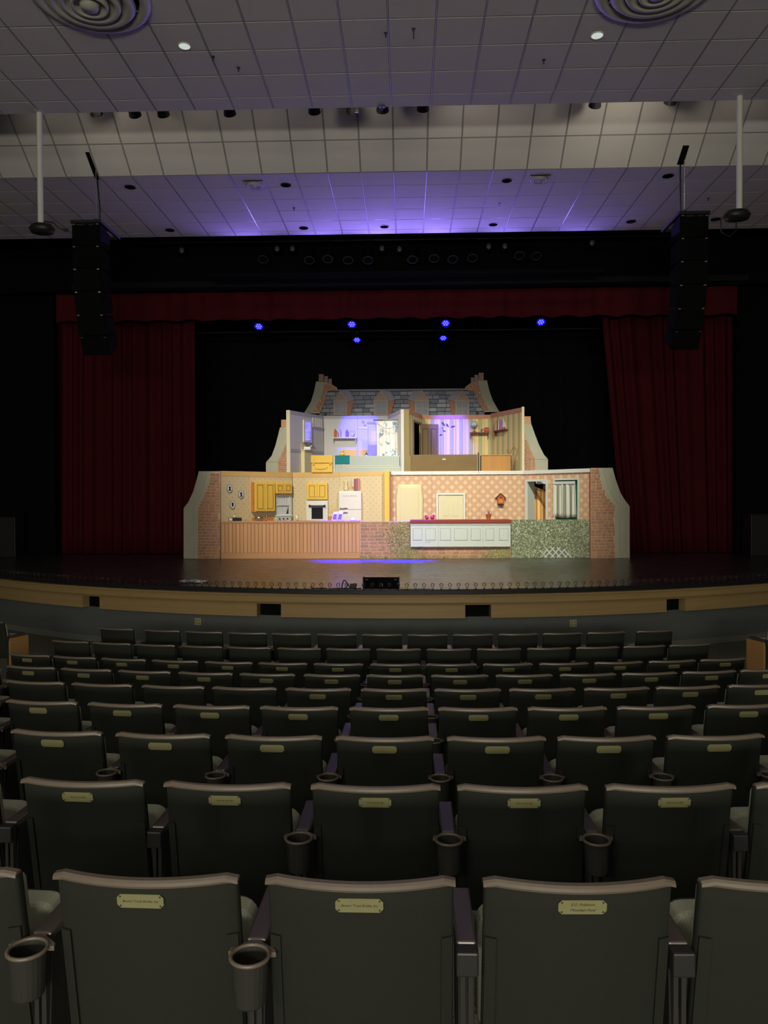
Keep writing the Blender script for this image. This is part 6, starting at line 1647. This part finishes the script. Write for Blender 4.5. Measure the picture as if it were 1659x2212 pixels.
P_['holder_bracket'] = fin(MB().loft([(AX - .045, cy_ + .022, cz_ - .008), (AX + .05, cy_ + .012, cz_ - .008), (AX + .015, -.006, cz_ - .004), (AX - .012, -.006, cz_ - .004)], [(AX - .045, cy_ + .022, cz_ + .004), (AX + .05, cy_ + .012, cz_ + .004), (AX + .015, -.006, cz_ + .010), (AX - .012, -.006, cz_ + .010)]), 'holder_bracket', M['rail'])
# keep the bracket out of the cup mouth: a horseshoe in front of the ring
b = MB(); inner = [(.0485 * math.cos(math.radians(a)), .0485 * math.sin(math.radians(a))) for a in range(15, 166, 15)]
outer = [(.062, .014), (.060, .024), (.050, .034), (.036, .044), (.022, .054), (.010, .070), (-.010, .070), (-.022, .056), (-.040, .044), (-.056, .030), (-.058, .014)]
pl = [(AX + x, cy_ + y) for x, y in inner] + [(AX + x, cy_ + y) for x, y in outer[::-1]]
P_['holder_bracket'] = None
bb = MB()
for i in range(10):
    q = [inner[i], inner[i + 1], outer[i + 1], outer[i]]
    bb.loft([(AX + x, cy_ + y, cz_ - .008) for x, y in q], [(AX + x, cy_ + y, cz_ + .004) for x, y in q])
P_['holder_bracket'] = fin(bb, 'holder_bracket', M['rail'])
P_['end_block'] = fin(MB().box((AX - .028, .012, .600), (AX + .028, .0545, .662)), 'end_block', M['iron'], bev=.005)
P_['end_panel'] = fin(MB().box((AX + .0205, .04, .10), (AX + .045, .34, .639)), 'end_panel', M['endpanel'])
# brass plate
pzc, pw_, ph_ = .806, .0585, .0185
def plate():
    b = MB(); c = .009; q = [(-pw_ + c, -ph_), (pw_ - c, -ph_), (pw_, -ph_ + c), (pw_, ph_ - c), (pw_ - c, ph_), (-pw_ + c, ph_), (-pw_, ph_ - c), (-pw_, -ph_ + c)]
    f_ = lambda o_: [(x, by(0, pzc + z) + o_, pzc + z) for x, z in q]
    return b.loft(f_(-.0005), f_(-.0035))
P_['nameplate'] = fin(plate(), 'nameplate', M['brass'])
sc_ = MB()
P_['screw'] = []
for sx in (-1, 1):
    for sz in (-1, 1):
        x, z = sx * .050, pzc + sz * .0125; P_['screw'].append(fin(MB().lathe([(.0028, .0), (.002, .0012)], (x, by(0, z) - .0034, z), 8, Matrix.Rotation(math.pi / 2, 4, 'X')), 'screw', M['screw']))
tl = math.atan(.17); UX = Zv((1, 0, 0)); UY = Zv((0, -.17, 1)).normalized()
def lett(lines, size):
    me0 = None; bm = bmesh.new()
    for k, s_ in enumerate(lines):
        z = pzc + (len(lines) - 1) * .0072 - k * .0144
        me = letters('lettering', s_, size, M['engrave'], None, (0, by(0, z) - .0040, z), UX, UY, shear=.38, spacing=.95, ext=.0003)
        bm.from_mesh(me)
    me = bpy.data.meshes.new('lettering'); bm.to_mesh(me); bm.free(); me.materials.append(M['engrave']); return me
L1 = lett(['Benson Truck Bodies, Inc.'], .0092); L2 = lett(['E.O. Robinson', 'Mountain Fund'], .0105); L3 = lett(['Grant & Lois May'], .0092)
ROWZ = [1.89 + .8925 * k for k in range(9)]
DROP = [.939, 1.043, 1.146, 1.250, 1.361, 1.468, 1.570, 1.603, 1.609]
ROWS = [
 [-152, 315, 778, 1250, 1718], [-140, 178, 491, 811, 1128, 1448, 1768], [-118, 122, 352, 591, 831, 1072, 1310, 1546, 1784],
 [-97, 90, 270, 457, 646, 840, 1032, 1225, 1417, 1610], [-82, 76, 220, 374, 528, 687.5, 851, 1010, 1171, 1332, 1486, 1640],
 [-55, 67, 186, 312, 444, 577.5, 717, 853, 993, 1132, 1270, 1403, 1532, 1655], [64, 161, 267, 378, 494, 611, 731, 854, 975, 1097, 1218, 1336, 1452, 1562],
 [152, 241, 335, 435, 538, 646, 752, 861, 970, 1078, 1186, 1291, 1392, 1490], [251, 350, 440, 534, 629, 727, 825, 924, 1022, 1120, 1215, 1310, 1415]]
NOCUP = {(0, 2), (0, 3), (1, 1), (1, 5), (1, 0)}
rown = ['nearest row', 'second nearest row', 'third nearest row', 'fourth nearest row', 'fifth nearest row', 'sixth nearest row', 'seventh nearest row', 'second row from stage', 'front row by stage']
cnt = ['first', 'second', 'third', 'fourth', 'fifth', 'sixth', 'seventh', 'eighth', 'ninth', 'tenth', 'eleventh', 'twelfth', 'thirteenth', 'fourteenth']
def kid(name, me, par):
    o = bpy.data.objects.new(name, me); COL.objects.link(o); o.parent = par; return o
def seat(pos, a, label, group, plate=False, text=None, cup=True, left_arm=False, right_arm=True, end=None, far=False):
    t = bpy.data.objects.new('theatre_seat', None); COL.objects.link(t); t.empty_display_size = .05
    t.location = pos; t.rotation_euler = (0, 0, a); t['label'] = label; t['category'] = 'seat'; t['group'] = group
    kid('backrest', P_['backrest'], t); kid('top_rail', P_['top_rail'], t); kid('front_pad', P_['front_pad'], t)
    if not far: kid('side_flange', P_['side_flange'], t); kid('side_flange', P_['side_flange_r'], t)
    s_ = kid('seat', P_['seat'], t); kid('seat_shell', P_['seat_shell'], s_)
    for side in ([1] if right_arm else []) + ([-1] if left_arm else []):
        dx = 0 if side > 0 else -PITCH
        for nm in ('armrest', 'standard', 'rear_post'):
            o = kid(nm, P_[nm], t); o.location = (dx, 0, 0)
        if cup and side > 0:
            o = kid('cup_holder', P_['cup_holder'], t); kid('holder_ring', P_['holder_ring'], o); kid('holder_bracket', P_['holder_bracket'], o)
        else:
            o = kid('end_block', P_['end_block'], t); o.location = (dx, 0, 0)
    if plate:
        o = kid('nameplate', P_['nameplate'], t)
        if text is not None:
            kid('lettering', text, o)
            for q in P_['screw']: kid('screw', q, o)
    if end:
        o = kid('end_panel', P_['end_panel'], t)
        if end < 0: o.location = (-PITCH - .066, 0, 0)
    return t
for r, xs in enumerate(ROWS):
    rad = CEN_Y - ROWZ[r]; ztop_ = CZ - DROP[r]; zf = ztop_ - BH
    for i, px in enumerate(xs):
        a = ang_at(px, rad, ztop_); p = cyl(a, rad, zf)
        hasp = r <= 6 and not (r == 4 and px < 600)
        tx = None
        if r == 0: tx = L2 if px > 1200 else L1
        elif r == 1: tx = L3
        w_ = 'dark theatre seat' + (' with brass plate' if hasp else ' without plate')
        if r == 0 and i in (1, 2, 3): w_ += ['', '', ' of two lines'][i - 1]
        seat(p, a, f'{w_}, {cnt[i]} from left in {rown[r]}', f'theatre seats, {rown[r]}', hasp, tx, cup=(r, i) not in NOCUP, left_arm=(i == 0), right_arm=True, far=r > 3)
# aisle-end seats of the side sections
rad = CEN_Y - ROWZ[8]; ztop_ = CZ - DROP[8]
for px, end, q in ((-22, 1, 'left'), (1700, -1, 'right')):
    a = ang_at(px, rad, ztop_); p = cyl(a, rad, ztop_ - BH)
    seat(p, a, f'aisle-end theatre seat with wooden end panel at the far {q}', f'aisle-end seats', cup=False, left_arm=end < 0, right_arm=end > 0, end=end, far=True)
